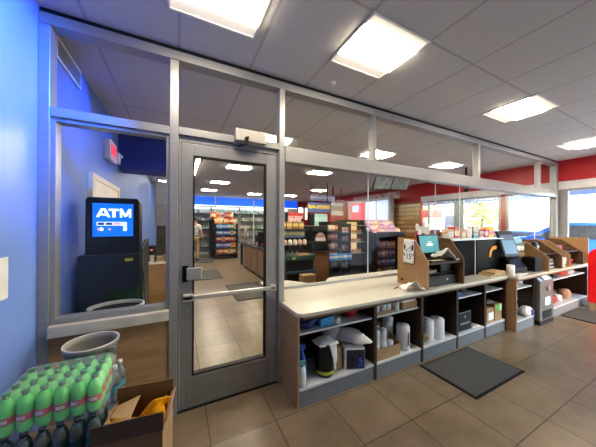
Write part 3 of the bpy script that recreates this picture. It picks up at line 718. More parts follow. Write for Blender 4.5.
mk('screen', MB().box(-.165, -.003, .07, .11, -.0005, .40, TM), emis('terminal_screen', (.25, .42, .62), .6, (.05, .08, .1)), t)
mk('screen_header', MB().box(-.165, -.005, .30, .11, -.003, .40, TM), emis('terminal_header', (.12, .14, .25), .5, (.05, .06, .1)), t)
t = thing('card_printer', 'black box printer beside the touch terminal', 'printer', (5.42, 1.86, CZ), R(-6))
mk('body', MB().box(-.11, -.09, 0, .11, .1, .22), BLACKM, t, bev=.008)
mk('lid', MB().box(-.10, -.08, .22, .10, .08, .235), BLACK, t, bev=.006)
solo('notepad', MB().box(-.1, -.015, 0, .1, .015, .11), PAPER, 'white notepad standing behind the black box printer', 'notepad', (5.40, 2.03, CZ + .0), R(-5))
# further register stands
def stand(x0, x1, label, tops=.50, y0=1.715, mat2=None):
    t = thing('register_stand', label, 'stand', (0, 0, 0))
    mk('side_panel', pos_panel(MB(), x0, y0, 2.272, CZ, tops), OAK, t)
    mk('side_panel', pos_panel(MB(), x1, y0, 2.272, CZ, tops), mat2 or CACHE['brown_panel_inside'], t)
    mk('top_shelf', MB().box(x0 + .02, y0 + .06, CZ + .26, x1, 2.27, CZ + .275), WOODD, t)
    mk('back_panel', MB().box(x0 + .02, 2.25, CZ, x1, 2.27, CZ + .26), WOODD, t)
    return t
stand(5.62, 6.18, 'second oak register stand, holding a stack of black devices')
stand(6.55, 7.25, 'third oak register stand nearest the window, with cups in front')
t = thing('box_printer', 'dark grey slotted printer on top of the second oak stand', 'printer', (5.35, 2.12, CZ + .30))
mk('body', MB().box(-.17, -.11, 0, .2, .12, .16), M('slate_grey', (.10, .11, .13), .5), t, bev=.006)
mk('slot_panel', MB().box(-.15, -.114, .03, .18, -.11, .11), M('white_slot', (.55, .55, .52), .5, noise=.8, scale=30), t)
solo('printer_riser', MB().box(-.18, -.11, 0, .21, .12, .298), OAK, 'oak riser block under the slotted grey printer', 'stand', (5.35, 2.12, CZ))
solo('folder', MB().prism([(-.18, .0), (.19, .0), (.19, .05), (.05, .10), (-.1, .05)], 'y', -.08, .08), M('teal_folder', (.20, .42, .50), .5), 'teal folder lying on the slotted grey printer', 'folder', (5.35, 2.12, CZ + .461))
t = thing('phone_unit', 'black handset unit standing on the second oak stand', 'telephone', (5.95, 2.02, CZ + .276))
mk('body', MB().ball((0, 0, .10), .09, 14, 8, (1, .7, 1.1)), BLACK, t)
mk('badge', MB().cyl((-.03, -.06, .1), (-.03, -.075, .1), .03, 14), M('pale_badge', (.4, .5, .6), .4), t)
for k, (z, c) in enumerate(((0, (.02, .02, .02)), (.062, (.10, .11, .12)), (.124, (.03, .03, .035)))):
    t = thing('device_box', ['lowest black', 'middle grey', 'top black'][k] + ' device of the stack in the second oak stand', 'device', (5.90, 1.92, CZ + z), R(3 * k), 'devices in the second oak stand')
    mk('case', MB().box(-.2, -.13, 0, .2, .15, .06), M('dev_%d' % k, c, .4), t, bev=.006)
    mk('front_strip', MB().box(-.18, -.134, .018, .18, -.13, .04), M('devs_%d' % k, (.35, .37, .40), .4), t)
solo('paper_pile', lump(.22, .18, .06, 31), PAPER, 'loose white papers on top of the devices in the second oak stand', 'paper', (5.90, 1.92, CZ + .186))
t = thing('paper_cup', 'white cup with green mark before the third oak stand', 'cup', (6.42, 1.80, CZ))
mk('cup', MB().lathe([(.001, 0), (.055, 0), (.075, .17), (.078, .175)], 20), WHITEP, t)
mk('green_mark', MB().grid(lambda u, v: ((.0595 + v * .009) * math.cos(-2.3 + u * 1.1), (.0595 + v * .009) * math.sin(-2.3 + u * 1.1), .04 + v * .10), 8, 2), M('leaf_green', (.02, .35, .05), .5), t)
solo('paper_cup', MB().lathe([(.001, 0), (.045, 0), (.06, .13), (.062, .135)], 18), M('red_cup', (.5, .02, .03), .4), 'red cup beside the green marked cup', 'cup', (6.70, 1.78, CZ))
solo('paper_pile', MB().box(-.2, -.12, 0, .2, .12, .05), M('grey_ledger', (.5, .5, .48), .7), 'grey ledger pile inside the third oak stand', 'paper', (6.90, 1.95, CZ), R(4), bev=.004)
solo('box', MB().box(-.14, -.1, 0, .14, .1, .09), M('wine_box', (.25, .04, .05), .5), 'dark red box on the shelf of the third oak stand', 'box', (6.9, 2.05, CZ + .276), bev=.006)
solo('sign_board', MB().box(-.02, -.28, 0, .02, .28, .52), OAK, 'upright oak board at the window end of the counter', 'board', (7.52, 1.99, CZ))
solo('leaflet_rack', MB().box(-.03, -.2, 0, .03, .2, .50), M('pale_rack', (.6, .62, .6), .5), 'pale leaflet board behind the upright oak board', 'board', (7.63, 2.04, 0.0 + CZ), bev=.004)

# ------------------------------------------------------------------ floor mats, red seat
MATM = M('dark_floor_mat', (.085, .085, .08), .9, noise=.25, scale=120, bump=.3)
def mat_(x0, y0, x1, y1, label, group='floor mats', b=True):
    t = thing('floor_mat', label, 'mat', (x0, y0, 0.0), 0, group)
    mk('carpet', MB().box(.02, .02, 0, x1 - x0 - .02, y1 - y0 - .02, .012), MATM, t)
    e = MB(); w, d = x1 - x0, y1 - y0
    e.box(0, 0, 0, w, .02, .007).box(0, d - .02, 0, w, d, .007).box(0, .02, 0, .02, d - .02, .007).box(w - .02, .02, 0, w, d - .02, .007)
    mk('rubber_edge', e, BLACKM, t)
mat_(2.45, 1.22, 3.39, 1.80, 'dark grey floor mat in front of the third cubby')
mat_(6.05, .95, 6.95, 1.70, 'dark floor mat by the red seat and window')
mat_(1.10, 4.96, 2.0, 6.42, 'dark mat inside, nearest behind the door glass')
mat_(.25, 7.25, 1.20, 8.75, 'dark mat inside the door, second one along the aisle')
mat_(.35, 10.4, 1.35, 12.2, 'far dark mat under the standing person')
t = thing('red_seat', 'glossy red rounded seat end cut by the right edge', 'seat', (7.0, 1.60, 0))
pr_ = [(0, .14), (0, 1.02)] + [(.0 - .16 + .16 * math.cos(a), 1.02 + .16 * math.sin(a)) for a in (R(20), R(45), R(70), R(90))] + [(-.8, 1.18), (-.8, .14)]
mk('shell', MB().prism(pr_[::-1], 'x', 0, .06), REDG, t, bev=.01)
mk('seat_pad', MB().box(.06, -.78, .40, .35, -.05, .50), REDG, t, bev=.03)
mk('plinth', MB().box(.0, -.78, 0, .35, -.03, .14), M('plinth_tan', (.30, .22, .14), .6), t)

# ------------------------------------------------------------------ left foreground: bottle packs, bin, carton
GB = M('green_bottle', (.20, .88, .24), .08, noise=.04, trans=.15, spec=.8)
GCAP = M('green_cap', (.005, .20, .09), .3)
GLAB = M('red_label', (.55, .10, .12), .4, noise=.35, scale=45)
GBAD = M('label_badge', (.75, .70, .72), .5, noise=.3, scale=80)
def bottle(label, group, loc, body, cap, lab, badge=True, h=.168, r=.0275):
    t = thing('drink_bottle', label, 'bottle', loc, 0, group)
    pf = [(.001, .006), (r * .7, 0), (r * .95, .012), (r, .03), (r, h * .27), (r * .97, h * .29), (r * .97, h * .48), (r, h * .50), (r * .99, h * .64), (r * .90, h * .74), (r * .66, h * .83), (r * .42, h * .89), (r * .42, h * .92)]
    mk('bottle_body', MB().lathe(pf, 20), body, t)
    mk('cap', MB().lathe([(r * .46, h * .895), (r * .48, h * .99), (r * .40, h)], 16), cap, t)
    lb = mk('label_band', MB().lathe([(r * .99, h * .295), (r * .99, h * .475)], 20, caps=False), lab, t)
    if badge:
        mk('emblem', MB().grid(lambda u, v: (r * 1.01 * math.cos(-2.2 + u * 1.1), r * 1.01 * math.sin(-2.2 + u * 1.1), h * .34 + v * h * .09), 6, 1), GBAD, lb)
    return t
GZ = .732
b0 = None; SP = .0565; PX, PY = -.625, 1.41; SY = .064
for j in range(4):
    for i in range(6):
        loc = (PX + i * SP, PY + j * SY + .002 * i, GZ)
        if b0 is None: b0 = bottle('green drink bottle with red label in the shrink wrapped top pack', 'green bottles in the top pack', loc, GB, GCAP, GLAB)
        else: dup(b0, loc, R(random.uniform(-25, 25)))
def filmtop(u, v):
    x = -.038 + u * (5 * SP + .076); y = -.038 + v * (3 * SY + .086)
    fx = math.cos(2 * PI * x / SP); fy = math.cos(2 * PI * y / SY)
    e = min(u, 1 - u, v, 1 - v); z = .157 + .014 * max(0, (fx + fy) / 2)
    if e < .03: z = .13
    return (x, y, z)
fm = MB().grid(filmtop, 40, 28)
n = 48
def filmside(u, v):
    x0, x1, y0, y1 = -.038, 5 * SP + .038, -.038, 3 * SY + .048
    per = [(x0, y0), (x1, y0), (x1, y1), (x0, y1), (x0, y0)]
    k = min(3, int(u * 4)); f_ = u * 4 - k
    a, b = per[k], per[k + 1]
    return (a[0] + (b[0] - a[0]) * f_, a[1] + (b[1] - a[1]) * f_, .0 + v * .13)
fm.grid(filmside, 40, 4)
solo('shrink_wrap', fm, FILM, 'clear shrink wrap film around the pack of green bottles', 'plastic film', (PX, PY, GZ + .001))
# lower pack: dark water coloured bottles with blue black caps
CB = M('clear_pet', (.22, .30, .33), .1, noise=.05, trans=.6)
CCAP = M('ink_cap', (.01, .012, .045), .35)
TLAB = M('teal_label', (.01, .10, .13), .4, noise=.3, scale=40)
b1 = None
LZ = GZ - .169
for j in range(3):
    for i in range(6):
        if j and i < 4: continue
        loc = (PX + i * SP, PY - .012 + j * SY, LZ)
        if b1 is None: b1 = bottle('clear bottle with ink blue cap and teal label in the lower pack', 'clear bottles in the lower pack', loc, CB, CCAP, TLAB, False)
        else: dup(b1, loc, R(random.uniform(-25, 25)))
pl = thing('bottle_pallet', 'low wooden stand carrying the bottle packs', 'pallet', (PX - .035, PY - .05, 0))
mk('deck', MB().box(0, 0, LZ - .03, 5 * SP + .062, 3 * SY + .10, LZ), WOODL, pl)
for x in (.01, 5 * SP): mk('runner', MB().box(x, .02, 0, x + .05, 3 * SY + .08, LZ - .03), WOODL, pl)
# water bottles to the right behind
WB = M('water_pet', (.62, .68, .70), .08, noise=.05, trans=.75)
WCAP = M('white_cap', (.75, .77, .78), .35)
WLAB = M('water_label', (.10, .35, .42), .4, noise=.3, scale=40)
b2 = None
for i, (x, y) in enumerate(((-.352, 1.87), (-.338, 1.935), (-.39, 1.805))):
    z = .475
    if b2 is None: b2 = bottle('clear water bottle with white cap beside the bucket and box', 'water bottles behind the open box', (x, y, z), WB, WCAP, WLAB, False, .225, .031)
    else: dup(b2, (x, y, z), 0)
solo('water_carton', MB().box(-.075, -.10, 0, .03, .10, .473), M('blue_carton', (.12, .22, .32), .6), 'closed carton under the clear water bottles', 'box', (-.345, 1.87, 0), bev=.004)
# bin (open top, slightly oval)
t = thing('waste_bin', 'open grey oval waste bin under the left window', 'bin', (-.495, 1.985, 0))
pf = [(.001, .01), (.095, .0), (.10, .02), (.132, .80), (.142, .805), (.142, .835), (.130, .835), (.126, .80), (.095, .03), (.001, .028)]
mk('bin_body', MB().lathe(pf, 36, sx=1.0, sy=1.0, caps=False), GREYP, t)
mk('rim', MB().lathe([(.136, .828), (.1435, .828), (.1435, .837), (.136, .837), (.136, .828)], 36, caps=False), M('rim_pale', (.62, .62, .60), .4), t)
mk('handle_tab', MB().box(.11, -.10, .79, .14, -.07, .81), GREYP, t)
t = thing('waste_bin', 'dark grey wide bin with pale rim behind the left window before the cash machine', 'bin', (-.475, 2.585, 0))
mk('bin_body', MB().lathe([(.001, .01), (.13, .0), (.135, .02), (.185, .86), (.18, .86), (.13, .03), (.001, .028)], 36, sx=1.05, sy=.80, caps=False), CHAR, t)
mk('rim', MB().lathe([(.178, .855), (.196, .86), (.196, .885), (.180, .885), (.178, .855)], 36, sx=1.05, sy=.80, caps=False), CACHE['rim_pale'], t)
# open cardboard box with yellow packets
bx = thing('cardboard_box', 'open brown cardboard box full of yellow packets', 'box', (-.318, 1.285, 0), R(-8))
bw, bd, bh = .262, .27, .665
mk('base', MB().box(.005, .005, 0, bw - .005, bd - .005, .006), CARD, bx)
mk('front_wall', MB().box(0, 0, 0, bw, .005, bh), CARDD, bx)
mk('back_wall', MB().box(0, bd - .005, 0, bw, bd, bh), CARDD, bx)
mk('left_wall', MB().box(0, .005, 0, .005, bd - .005, bh), CARD, bx)
mk('right_wall', MB().box(bw - .005, .005, 0, bw, bd - .005, bh), CARD, bx)
fl = MB(); fl.prism([(0, bd - .004), (bw, bd - .004), (bw, bd + .0), (0, bd + .0)], 'z', bh, bh + .065)
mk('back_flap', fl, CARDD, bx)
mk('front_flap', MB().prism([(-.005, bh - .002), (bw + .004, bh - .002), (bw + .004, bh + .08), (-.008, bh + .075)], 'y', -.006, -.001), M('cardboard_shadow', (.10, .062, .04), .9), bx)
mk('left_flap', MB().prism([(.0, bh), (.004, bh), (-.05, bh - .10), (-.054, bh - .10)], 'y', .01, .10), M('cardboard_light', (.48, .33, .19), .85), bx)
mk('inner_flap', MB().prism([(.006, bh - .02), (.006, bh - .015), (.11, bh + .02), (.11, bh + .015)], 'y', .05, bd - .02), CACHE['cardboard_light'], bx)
mk('right_flap', MB().prism([(bw - .004, bh), (bw, bh), (bw + .02, bh + .03), (bw + .016, bh + .03)], 'y', .02, bd - .02), CARD, bx)
YEL = M('yellow_packet', (.85, .47, .02), .35, noise=.12, scale=14)
def bagmb(w, h, d):
    def front(sg):
        def fn(u, v):
            e = (max(0, 1 - abs(2 * u - 1) ** 4)) ** .5 * (max(0, 1 - abs(2 * v - 1) ** 3.0)) ** .6
            wob = .03 * w * math.sin(v * 9 + sg)
            pin = 1 - .06 * (1 - abs(2 * v - 1))
            return ((u - .5) * w * pin, sg * d / 2 * e + wob * .2, v * h)
        return fn
    return MB().grid(front(-1), 10, 10).grid(front(1), 10, 10)
yb = bagmb(.15, .20, .06)
for i, (x, y, z, rx, ry, rz, lb) in enumerate(((.17, .22, .37, 68, 0, 12, 'yellow packet lying along the back of the open box'), (.235, .17, .36, 20, 12, 70, 'yellow packet standing at the right end of the open box'),
                                            (.29, .12, .33, 10, -8, 85, 'yellow packet wedged at the right wall of the open box'), (.13, .16, .34, 8, 0, -20, 'yellow packet low at the left in the open box'), (.22, .26, .40, 35, 20, 30, 'topmost yellow packet with a pointed corner in the open box'))):
    o = solo('yellow_packet', yb, YEL, lb, 'packet', (-.318 + x * .776, 1.275 + y * .79, .665 - (.52 - z) * .85), 0, 'yellow packets in the box')
    o.scale = (.8, .8, .85)
    o.rotation_euler = (R(rx), R(ry), R(rz))
solo('box_filler', MB().box(.012, .012, .007, bw - .012, bd - .012, .50), CARD, 'cardboard filler under the yellow packets', 'box', (-.318, 1.285, 0), R(-8))

# ------------------------------------------------------------------ sales floor
exec_later = []
def bagmat(name, c1, c2):
    if name in CACHE: return CACHE[name]
    m, nt, b = _new(name)
    tc = nt.nodes.new('ShaderNodeTexCoord'); sp = nt.nodes.new('ShaderNodeSeparateXYZ'); nt.links.new(tc.outputs['Generated'], sp.inputs[0])
    band = _math(nt, 'LESS_THAN', _math(nt, 'ABSOLUTE', _math(nt, 'SUBTRACT', sp.outputs[2], .55)), .2)
    n = _noise(nt, tc.outputs['Generated'], 5, 2)
    f = _math(nt, 'MULTIPLY', band, _math(nt, 'GREATER_THAN', n, .45))
    nt.links.new(_mixc(nt, f, c1, c2), b.inputs['Base Color']); b.inputs['Roughness'].default_value = .3
    CACHE[name] = m
    return m
BM = {'blue': bagmat('bag_blue', (.05, .17, .62), (.6, .6, .65)), 'red': bagmat('bag_red', (.5, .04, .04), (.75, .6, .3)), 'orange': bagmat('bag_orange', (.7, .25, .05), (.75, .7, .5)),
      'yellow': bagmat('bag_yellow', (.75, .5, .08), (.6, .1, .06)), 'white': bagmat('bag_white', (.5, .48, .5), (.5, .1, .15)), 'green': bagmat('bag_green', (.08, .28, .12), (.7, .7, .4)),
      'purple': bagmat('bag_purple', (.22, .10, .30), (.45, .33, .42)), 'pink': bagmat('bag_pink', (.27, .11, .20), (.44, .34, .40)), 'brown': bagmat('bag_brown', (.38, .16, .09), (.6, .45, .3)), 'tan': bagmat('bag_tan', (.6, .42, .25), (.7, .65, .6)),
      'teal': bagmat('bag_teal', (.05, .35, .5), (.75, .75, .75))}
SB = bagmb(.15, .20, .07)
s0 = None
def snack(x, y, z, c, label, group, rz=0, sc=1., rx=0, tall=1.):
    global s0
    if s0 is None:
        o = solo('snack_bag', SB, BM[c], label, 'snack bag', (x, y, z), rz, group); s0 = o
    else:
        o = dup(s0, (x, y, z), rz, label, group, {'snack_bag': BM[c]})
    o.scale = (sc, sc, sc * tall); o.rotation_euler = (rx, 0, rz)
    return o
def rack(name, label, cat, loc, w, d, h, shelves, group=None, back=True, mat=BLACKM, rz=0, lip=.04):
    t = thing(name, label, cat, loc, rz, group)
    mk('base', MB().box(0, 0, 0, w, d, .10), mat, t)
    for x in (0, w - .025): mk('side_panel' if back else 'post', MB().box(x, 0 if back else d - .03, .10, x + .025, d, h), mat, t)
    mk('back_panel', MB().box(.025, d - .02, .10, w - .025, d, h), mat, t)
    for z in shelves:
        s_ = mk('shelf', MB().box(.025, 0, z - .015, w - .025, d - .02, z), mat, t)
        mk('price_rail', MB().box(.025, -.008, z - .02, w - .025, 0, z + .015), CHAR, s_)
    return t
# end-cap snack rack deep in the aisle
sh = [.22, .50, .78, 1.06, 1.34]
rack('snack_rack', 'black end-cap snack rack filled with bags at the end of the aisle', 'rack', (1.50, 11.2, 0), .98, .42, 1.58, sh)
rows = [['red', 'orange', 'red', 'orange', 'yellow', 'tan', 'orange'], ['blue', 'blue', 'purple', 'blue', 'blue', 'yellow', 'yellow'], ['red', 'red', 'white', 'red', 'red', 'red', 'pink'], ['blue', 'teal', 'blue', 'blue', 'blue', 'white', 'green'], ['blue', 'teal', 'blue', 'blue', 'teal', 'green', 'white']]
nmr = ['lowest', 'second', 'middle', 'fourth', 'upper']
for r_, (z, cs) in enumerate(zip(sh, rows)):
    for k, c in enumerate(cs):
        snack(1.60 + k * .128, 11.30, z, c, '%s snack bag on the %s shelf of the end-cap rack' % (c, nmr[r_]), 'snack bags on the end-cap rack', random.uniform(-.15, .15), .88, 0, 1.35)
for k in range(9):
    c = ['orange', 'yellow', 'tan', 'yellow', 'orange', 'brown', 'red', 'orange', 'tan'][k]
    snack(1.55 + k * .108, 11.30 + .1 * (k % 2), 1.585, c, '%s snack bag standing on top of the end-cap rack' % c, 'snack bags on top of the end-cap rack', random.uniform(-.4, .4), 1.1, R(-10), 1.15)
# the aisle gondola behind it
rack('gondola_shelving', 'dark gondola shelving running back behind the end-cap rack', 'shelving', (1.45, 11.75, 0), 1.0, 1.5, 1.80, [.4, .8, 1.2, 1.6])
for k in range(8):
    c = ['red', 'yellow', 'orange', 'white', 'pink', 'yellow', 'red', 'tan'][k]
    snack(1.50 + k * .12, 11.95 + .12 * (k % 3), 1.805, c, '%s snack bag high on the gondola behind the end-cap rack' % c, 'snack bags on the gondola', random.uniform(-.4, .4), 1.7)
# coolers along the far wall
bot = MB().lathe([(.001, 0), (.04, 0), (.04, .15), (.015, .2), (.015, .23)], 8)
q0 = None
def drink(x, y, z, m, label, group):
    global q0
    if q0 is None: q0 = solo('drink_bottle', bot, m, label, 'bottle', (x, y, z), 0, group)
    else: dup(q0, (x, y, z), 0, label, group, {'drink_bottle': m})
DM = [M('drink_%d' % i, c, .3) for i, c in enumerate(((.20, .45, .30), (.65, .68, .70), (.25, .38, .6), (.7, .25, .2), (.35, .6, .4), (.8, .82, .8), (.15, .25, .2)))]
shc = [.35, .85, 1.3, 1.72, 2.14]
for u, (x0, lb) in enumerate(((.1, 'lit drinks cooler at the left end of the far wall'), (1.6, 'lit drinks cooler behind the end-cap rack'), (3.1, 'lit drinks cooler behind the coffee counter'), (4.6, 'lit drinks cooler at the right of the far blue wall'))):
    rack('drinks_cooler', lb, 'cooler', (x0, 13.45, 0), 1.46, .5, 2.52, shc, 'coolers along the far wall', mat=M('cooler_frame', (.50, .53, .55), .5), back=True)
    lf = bpy.data.objects[[o.name for o in bpy.data.objects if o.name.startswith('drinks_cooler')][-1]]
    mk('fill_strip', MB().box(.04, .05, 2.42, 1.42, .10, 2.45), emis('cooler_fill', (.9, .97, 1), 9), lf)  # unseen strip, added inside to brighten the cooler shelves
    if u < 3:
        for r_, z in enumerate(shc[1:]):
            for k in range(11):
                if u == 1 and r_ < 2: continue
                drink(x0 + .11 + k * .122, 13.55, z, random.choice(DM[:2] + DM[4:6] if r_ % 2 else DM), 'small drink bottle on the %s row of the %s far cooler' % (['low', 'middle', 'upper', 'top'][r_], ['left', 'second', 'third'][u]), 'bottles in the far coolers')
# slim white poles in front of the blue band
for x, lb in ((1.75, 'slim white pole before the blue band, left one'), (3.85, 'slim white pole before the blue band, right one')):
    t = thing('pole', lb, 'pole', (x, 13.3, 0))
    mk('shaft', MB().cyl((0, 0, .01), (0, 0, ZC), .035), WHITEP, t); mk('foot', MB().cyl((0, 0, 0), (0, 0, .01), .07), WHITEP, t)
# coffee counter to the right of the aisle
t = thing('coffee_counter', 'dark topped counter with brown panel front on the right of the aisle', 'counter', (2.15, 5.7, 0))
mk('body', MB().box(0, 0, .08, .75, 3.0, .86), WOOD, t)
mk('leg', MB().box(.05, 3.6, 0, .12, 3.7, .86), BLACKM, t); mk('leg', MB().box(.63, 3.6, 0, .70, 3.7, .86), BLACKM, t)
mk('counter_top', MB().box(-.03, -.03, .86, .78, 3.83, .90), M('granite_dark', (.06, .055, .05), .25, noise=.3, scale=50), t)
for k in range(4): mk('front_panel', MB().box(-.012, .08 + k * .62, .12, 0, .60 + k * .62, .82), wood('rib_panel', (.16, .10, .06), (.30, .19, .11), (3, 8, 2)), t)
mk('plinth', MB().box(.02, .02, 0, .75, 2.98, .08), BLACKM, t)
for k, (y, lb) in enumerate(((6.0, 'black coffee machine nearest the door post'), (6.7, 'black coffee machine, middle of the coffee counter'), (7.6, 'dark coffee urn further along the coffee counter'))):
    t = thing('coffee_machine', lb, 'coffee machine', (2.5, y, .90), 0, 'machines on the coffee counter')
    mk('body', MB().box(-.2, -.2, 0, .2, .2, .6 - .08 * k), BLACK, t, bev=.02)
    mk('panel', MB().box(-.205, -.15, .33, -.2, .15, .48), M('steel_panel', (.4, .4, .42), .3, .6), t)
    mk('drip_tray', MB().box(-.28, -.15, .0, -.2, .15, .04), CHAR, t)
for k in range(4):
    solo('paper_cup', cupm, [PAPER, M('cup_red', (.5, .05, .05), .5), PAPER, M('cup_tan', (.5, .38, .25), .5)][k], ['white', 'red', 'second white', 'tan'][k] + ' cup on the coffee counter between the machines', 'cup', (2.26, 6.35 + k * .55, .90))
solo('cup_tower', MB().lathe([(.001, 0), (.05, 0), (.055, .6), (.001, .62)], 14), M('cup_brown', (.34, .26, .2), .5), 'tall tower of stacked pale cups at the end of the coffee counter', 'cup stack', (2.35, 9.2, .90))
solo('waste_bag', lump(.16, .16, .2, 44), PAPER, 'small white bag at the foot of the coffee counter', 'bag', (2.5, 9.05, 0))

# green drinks island right of the door post
IX, IY = 1.93, 4.35
GRN = M('dark_green_plastic', (.012, .07, .055), .3)
t = thing('drinks_island', 'dark green and black island with dispenser handles beyond the screen', 'drinks island', (IX, IY, 0))
mk('base', MB().box(0, 0, 0, .60, .55, .86), M('navy_black', (.012, .016, .022), .3), t, bev=.02)
mk('deck', MB().box(-.03, -.06, .86, .64, .55, .97), GRN, t, bev=.02)
mk('ledge', MB().box(-.03, -.10, .60, .64, 0, .66), M('teal_black', (.015, .05, .06), .25), t, bev=.015)
mk('header_board', MB().box(0, .40, 1.30, .62, .44, 1.46), bagmat('header_print', (.16, .22, .40), (.55, .5, .15)), t)
mk('back_post', MB().box(.02, .44, .97, .05, .47, 1.72).box(.57, .44, .97, .60, .47, 1.72), BLACKM, t)
mk('upper_shelf', MB().box(-.02, .30, 1.46, .64, .50, 1.49), WOODD, t)
mk('yellow_tag', MB().box(.10, -.063, .89, .17, -.06, .93), M('lime_tag', (.6, .65, .05), .5), t)
mk('orange_tray', MB().box(.26, -.03, .97, .50, .12, .985), M('orange_tray', (.6, .25, .10), .5), t)
for k in range(5):
    h_ = mk('dispenser', MB().box(-.035, -.02, 0, .035, .04, .10).cyl((0, -.005, -.06), (0, -.005, 0), .02), BLACK, t); h_.location = (.06 + k * .115, .22, 1.05)
    mk('dispenser_label', MB().lathe([(.001, .10), (.043, .10), (.046, .14), (.04, .20), (.02, .22), (.001, .222)], 14), M('peach_%d' % (k % 3), [(.62, .40, .32), (.70, .60, .50), (.68, .62, .58)][k % 3], .5), h_)
for k in range(4):
    solo('syrup_box', MB().box(-.06, -.05, 0, .06, .05, .16), bagmat('syrup_%d' % (k % 2), [(.20, .12, .05), (.35, .22, .08)][k % 2], (.6, .45, .15)), ['first', 'second', 'third', 'fourth'][k] + ' brown box from the door post on the island top shelf', 'box', (IX + .08 + k * .145, IY + .40, 1.491), 0, 'brown boxes on the island shelf')
solo('carton', MB().box(-.14, -.1, 0, .14, .1, .31), CARD, 'tan carton on the floor before the green island', 'box', (2.28, 4.12, .30), bev=.004)
solo('crate', MB().box(-.16, -.12, 0, .16, .12, .30), BLACKM, 'black crate under the tan carton', 'crate', (2.28, 4.12, 0), bev=.004)
# brown counter and pastry case right of the island
t = thing('wood_counter', 'low brown wooden counter right of the green island', 'counter', (2.66, 4.55, 0))
mk('body', MB().box(0, 0, 0, .42, .6, .95), wood('warm_brown', (.12, .06, .025), (.20, .11, .05)), t)
mk('counter_top', MB().box(-.02, -.02, .95, .44, .62, .985), WOODD, t)
t = thing('pastry_case', 'black rounded pastry case with a white half round label on the brown counter', 'display case', (2.66, 4.6, .986))
mk('case_body', MB().box(-.02, 0, 0, .42, .45, .22).box(-.02, 0, .44, .42, .45, .58), BLACK, t, bev=.02)
mk('back_panel', MB().box(-.02, .40, .22, .42, .45, .44), BLACK, t)
mk('round_label', MB().prism([(.12, .23), (.40, .23)] + [(.26 + .14 * math.cos(a), .23 + .20 * math.sin(a)) for a in [PI * k / 10 for k in range(1, 10)]], 'y', .06, .07), bagmat('case_label', (.5, .46, .46), (.4, .15, .15)), t)
# tall spinner of snacks, lit bakery shelf, chip tower
def tower(name, label, x, y, w, d, h, shs, cols_, grp, sc, per, mat=BLACKM, z0=0):
    rack(name, label, 'rack', (x, y, z0), w, d, h, shs, mat=mat)
    for r_, z in enumerate(shs):
        for k in range(per):
            c = random.choice(cols_)
            snack(x + (k + .5) * w / per, y + .10, z0 + z, c, '%s packet on the %s row of the black %s' % (c, ['lowest', 'second', 'third', 'fourth', 'fifth'][r_], name.replace('_', ' ')), grp, random.uniform(-.15, .15), sc, 0, 1.2)
tower('candy_rack', 'narrow black candy rack beside the brown counter', 3.14, 4.75, .40, .35, 1.66, [.55, .78, 1.0, 1.22, 1.43], ['brown', 'tan', 'red', 'brown', 'green'], 'packets on the candy rack', .62, 4)
tower('gum_rack', 'narrow black rack with blue and white packs at its middle', 3.58, 4.8, .33, .35, 1.62, [.50, .70, .95, 1.17, 1.38], ['brown', 'white', 'brown', 'teal', 'purple'], 'packets on the gum rack', .58, 3)
for k in range(5):
    solo('blue_pack', MB().box(-.055, -.05, 0, .055, .05, .14), BM['teal'] if k % 2 else BM['blue'], ['first', 'second', 'third', 'fourth', 'last'][k] + ' blue and white pack in the row before the two narrow racks', 'packet', (3.16 + k * .13, 4.60, .76), R(6 * (k - 2)), 'blue packs before the narrow racks', bev=.006)
t = thing('pack_shelf', 'low black shelf stand carrying the blue and white packs', 'shelf', (3.08, 4.52, 0))
mk('top', MB().box(0, 0, .735, .70, .18, .757), BLACKM, t); mk('leg', MB().box(.02, .05, 0, .06, .12, .735), BLACKM, t); mk('leg', MB().box(.64, .05, 0, .68, .12, .735), BLACKM, t)
t = thing('bakery_case', 'warm lit bakery shelf case behind the narrow racks', 'display case', (3.98, 5.1, 0))
mk('case_body', MB().box(0, .40, .0, .72, .45, 1.72).box(0, 0, 0, .03, .40, 1.72).box(.69, 0, 0, .72, .40, 1.72).box(.03, 0, 1.68, .69, .40, 1.72), BLACKM, t)
WARM = emis('warm_shelf', (1, .66, .33), .75, (.6, .5, .35))
for z in (.80, 1.10, 1.34, 1.56): mk('shelf', MB().box(.03, .02, z, .69, .40, z + .02), M('steel_shelf', (.5, .48, .44), .4, .4), t)
mk('lit_back', MB().box(.03, .38, .82, .69, .40, 1.66), WARM, t)
mk('counter_front', MB().box(.03, .02, 0, .69, .40, .80), BLACKM, t)
for r_, z in enumerate((.822, 1.122, 1.362)):
    for k in range(5):
        solo('bread_roll', MB().ball((0, 0, .045), .05, 12, 8, (1.15, .9, .9)), M('crust_%d' % ((k + r_) % 3), [(.55, .30, .12), (.62, .42, .2), (.40, .2, .08)][(k + r_) % 3], .6), 'bread roll on the %s shelf of the lit bakery case' % ['lowest', 'middle', 'upper'][r_], 'bread', (4.09 + k * .125, 5.24, z), 0, 'bread rolls in the bakery case')
tower('chip_tower', 'black wire chip tower left of the oak register stand', 4.52, 4.55, .78, .40, 1.28, [.30, .52, .74, .96], ['purple', 'blue', 'orange', 'pink', 'brown', 'purple'], 'chip bags in the chip tower', .82, 6)
t = thing('chip_tray', 'sloping black tray heaped with pale chip bags on the chip tower', 'tray', (4.47, 4.50, 1.285))
mk('floor_panel', MB().box(0, 0, 0, .98, .46, .02), BLACKM, t)
mk('front_lip', MB().box(0, -.02, 0, .98, 0, .12), BLACKM, t); mk('side_wall', MB().box(-.02, -.02, 0, 0, .46, .10), BLACKM, t); mk('side_wall', MB().box(.98, -.02, 0, 1.0, .46, .10), BLACKM, t)
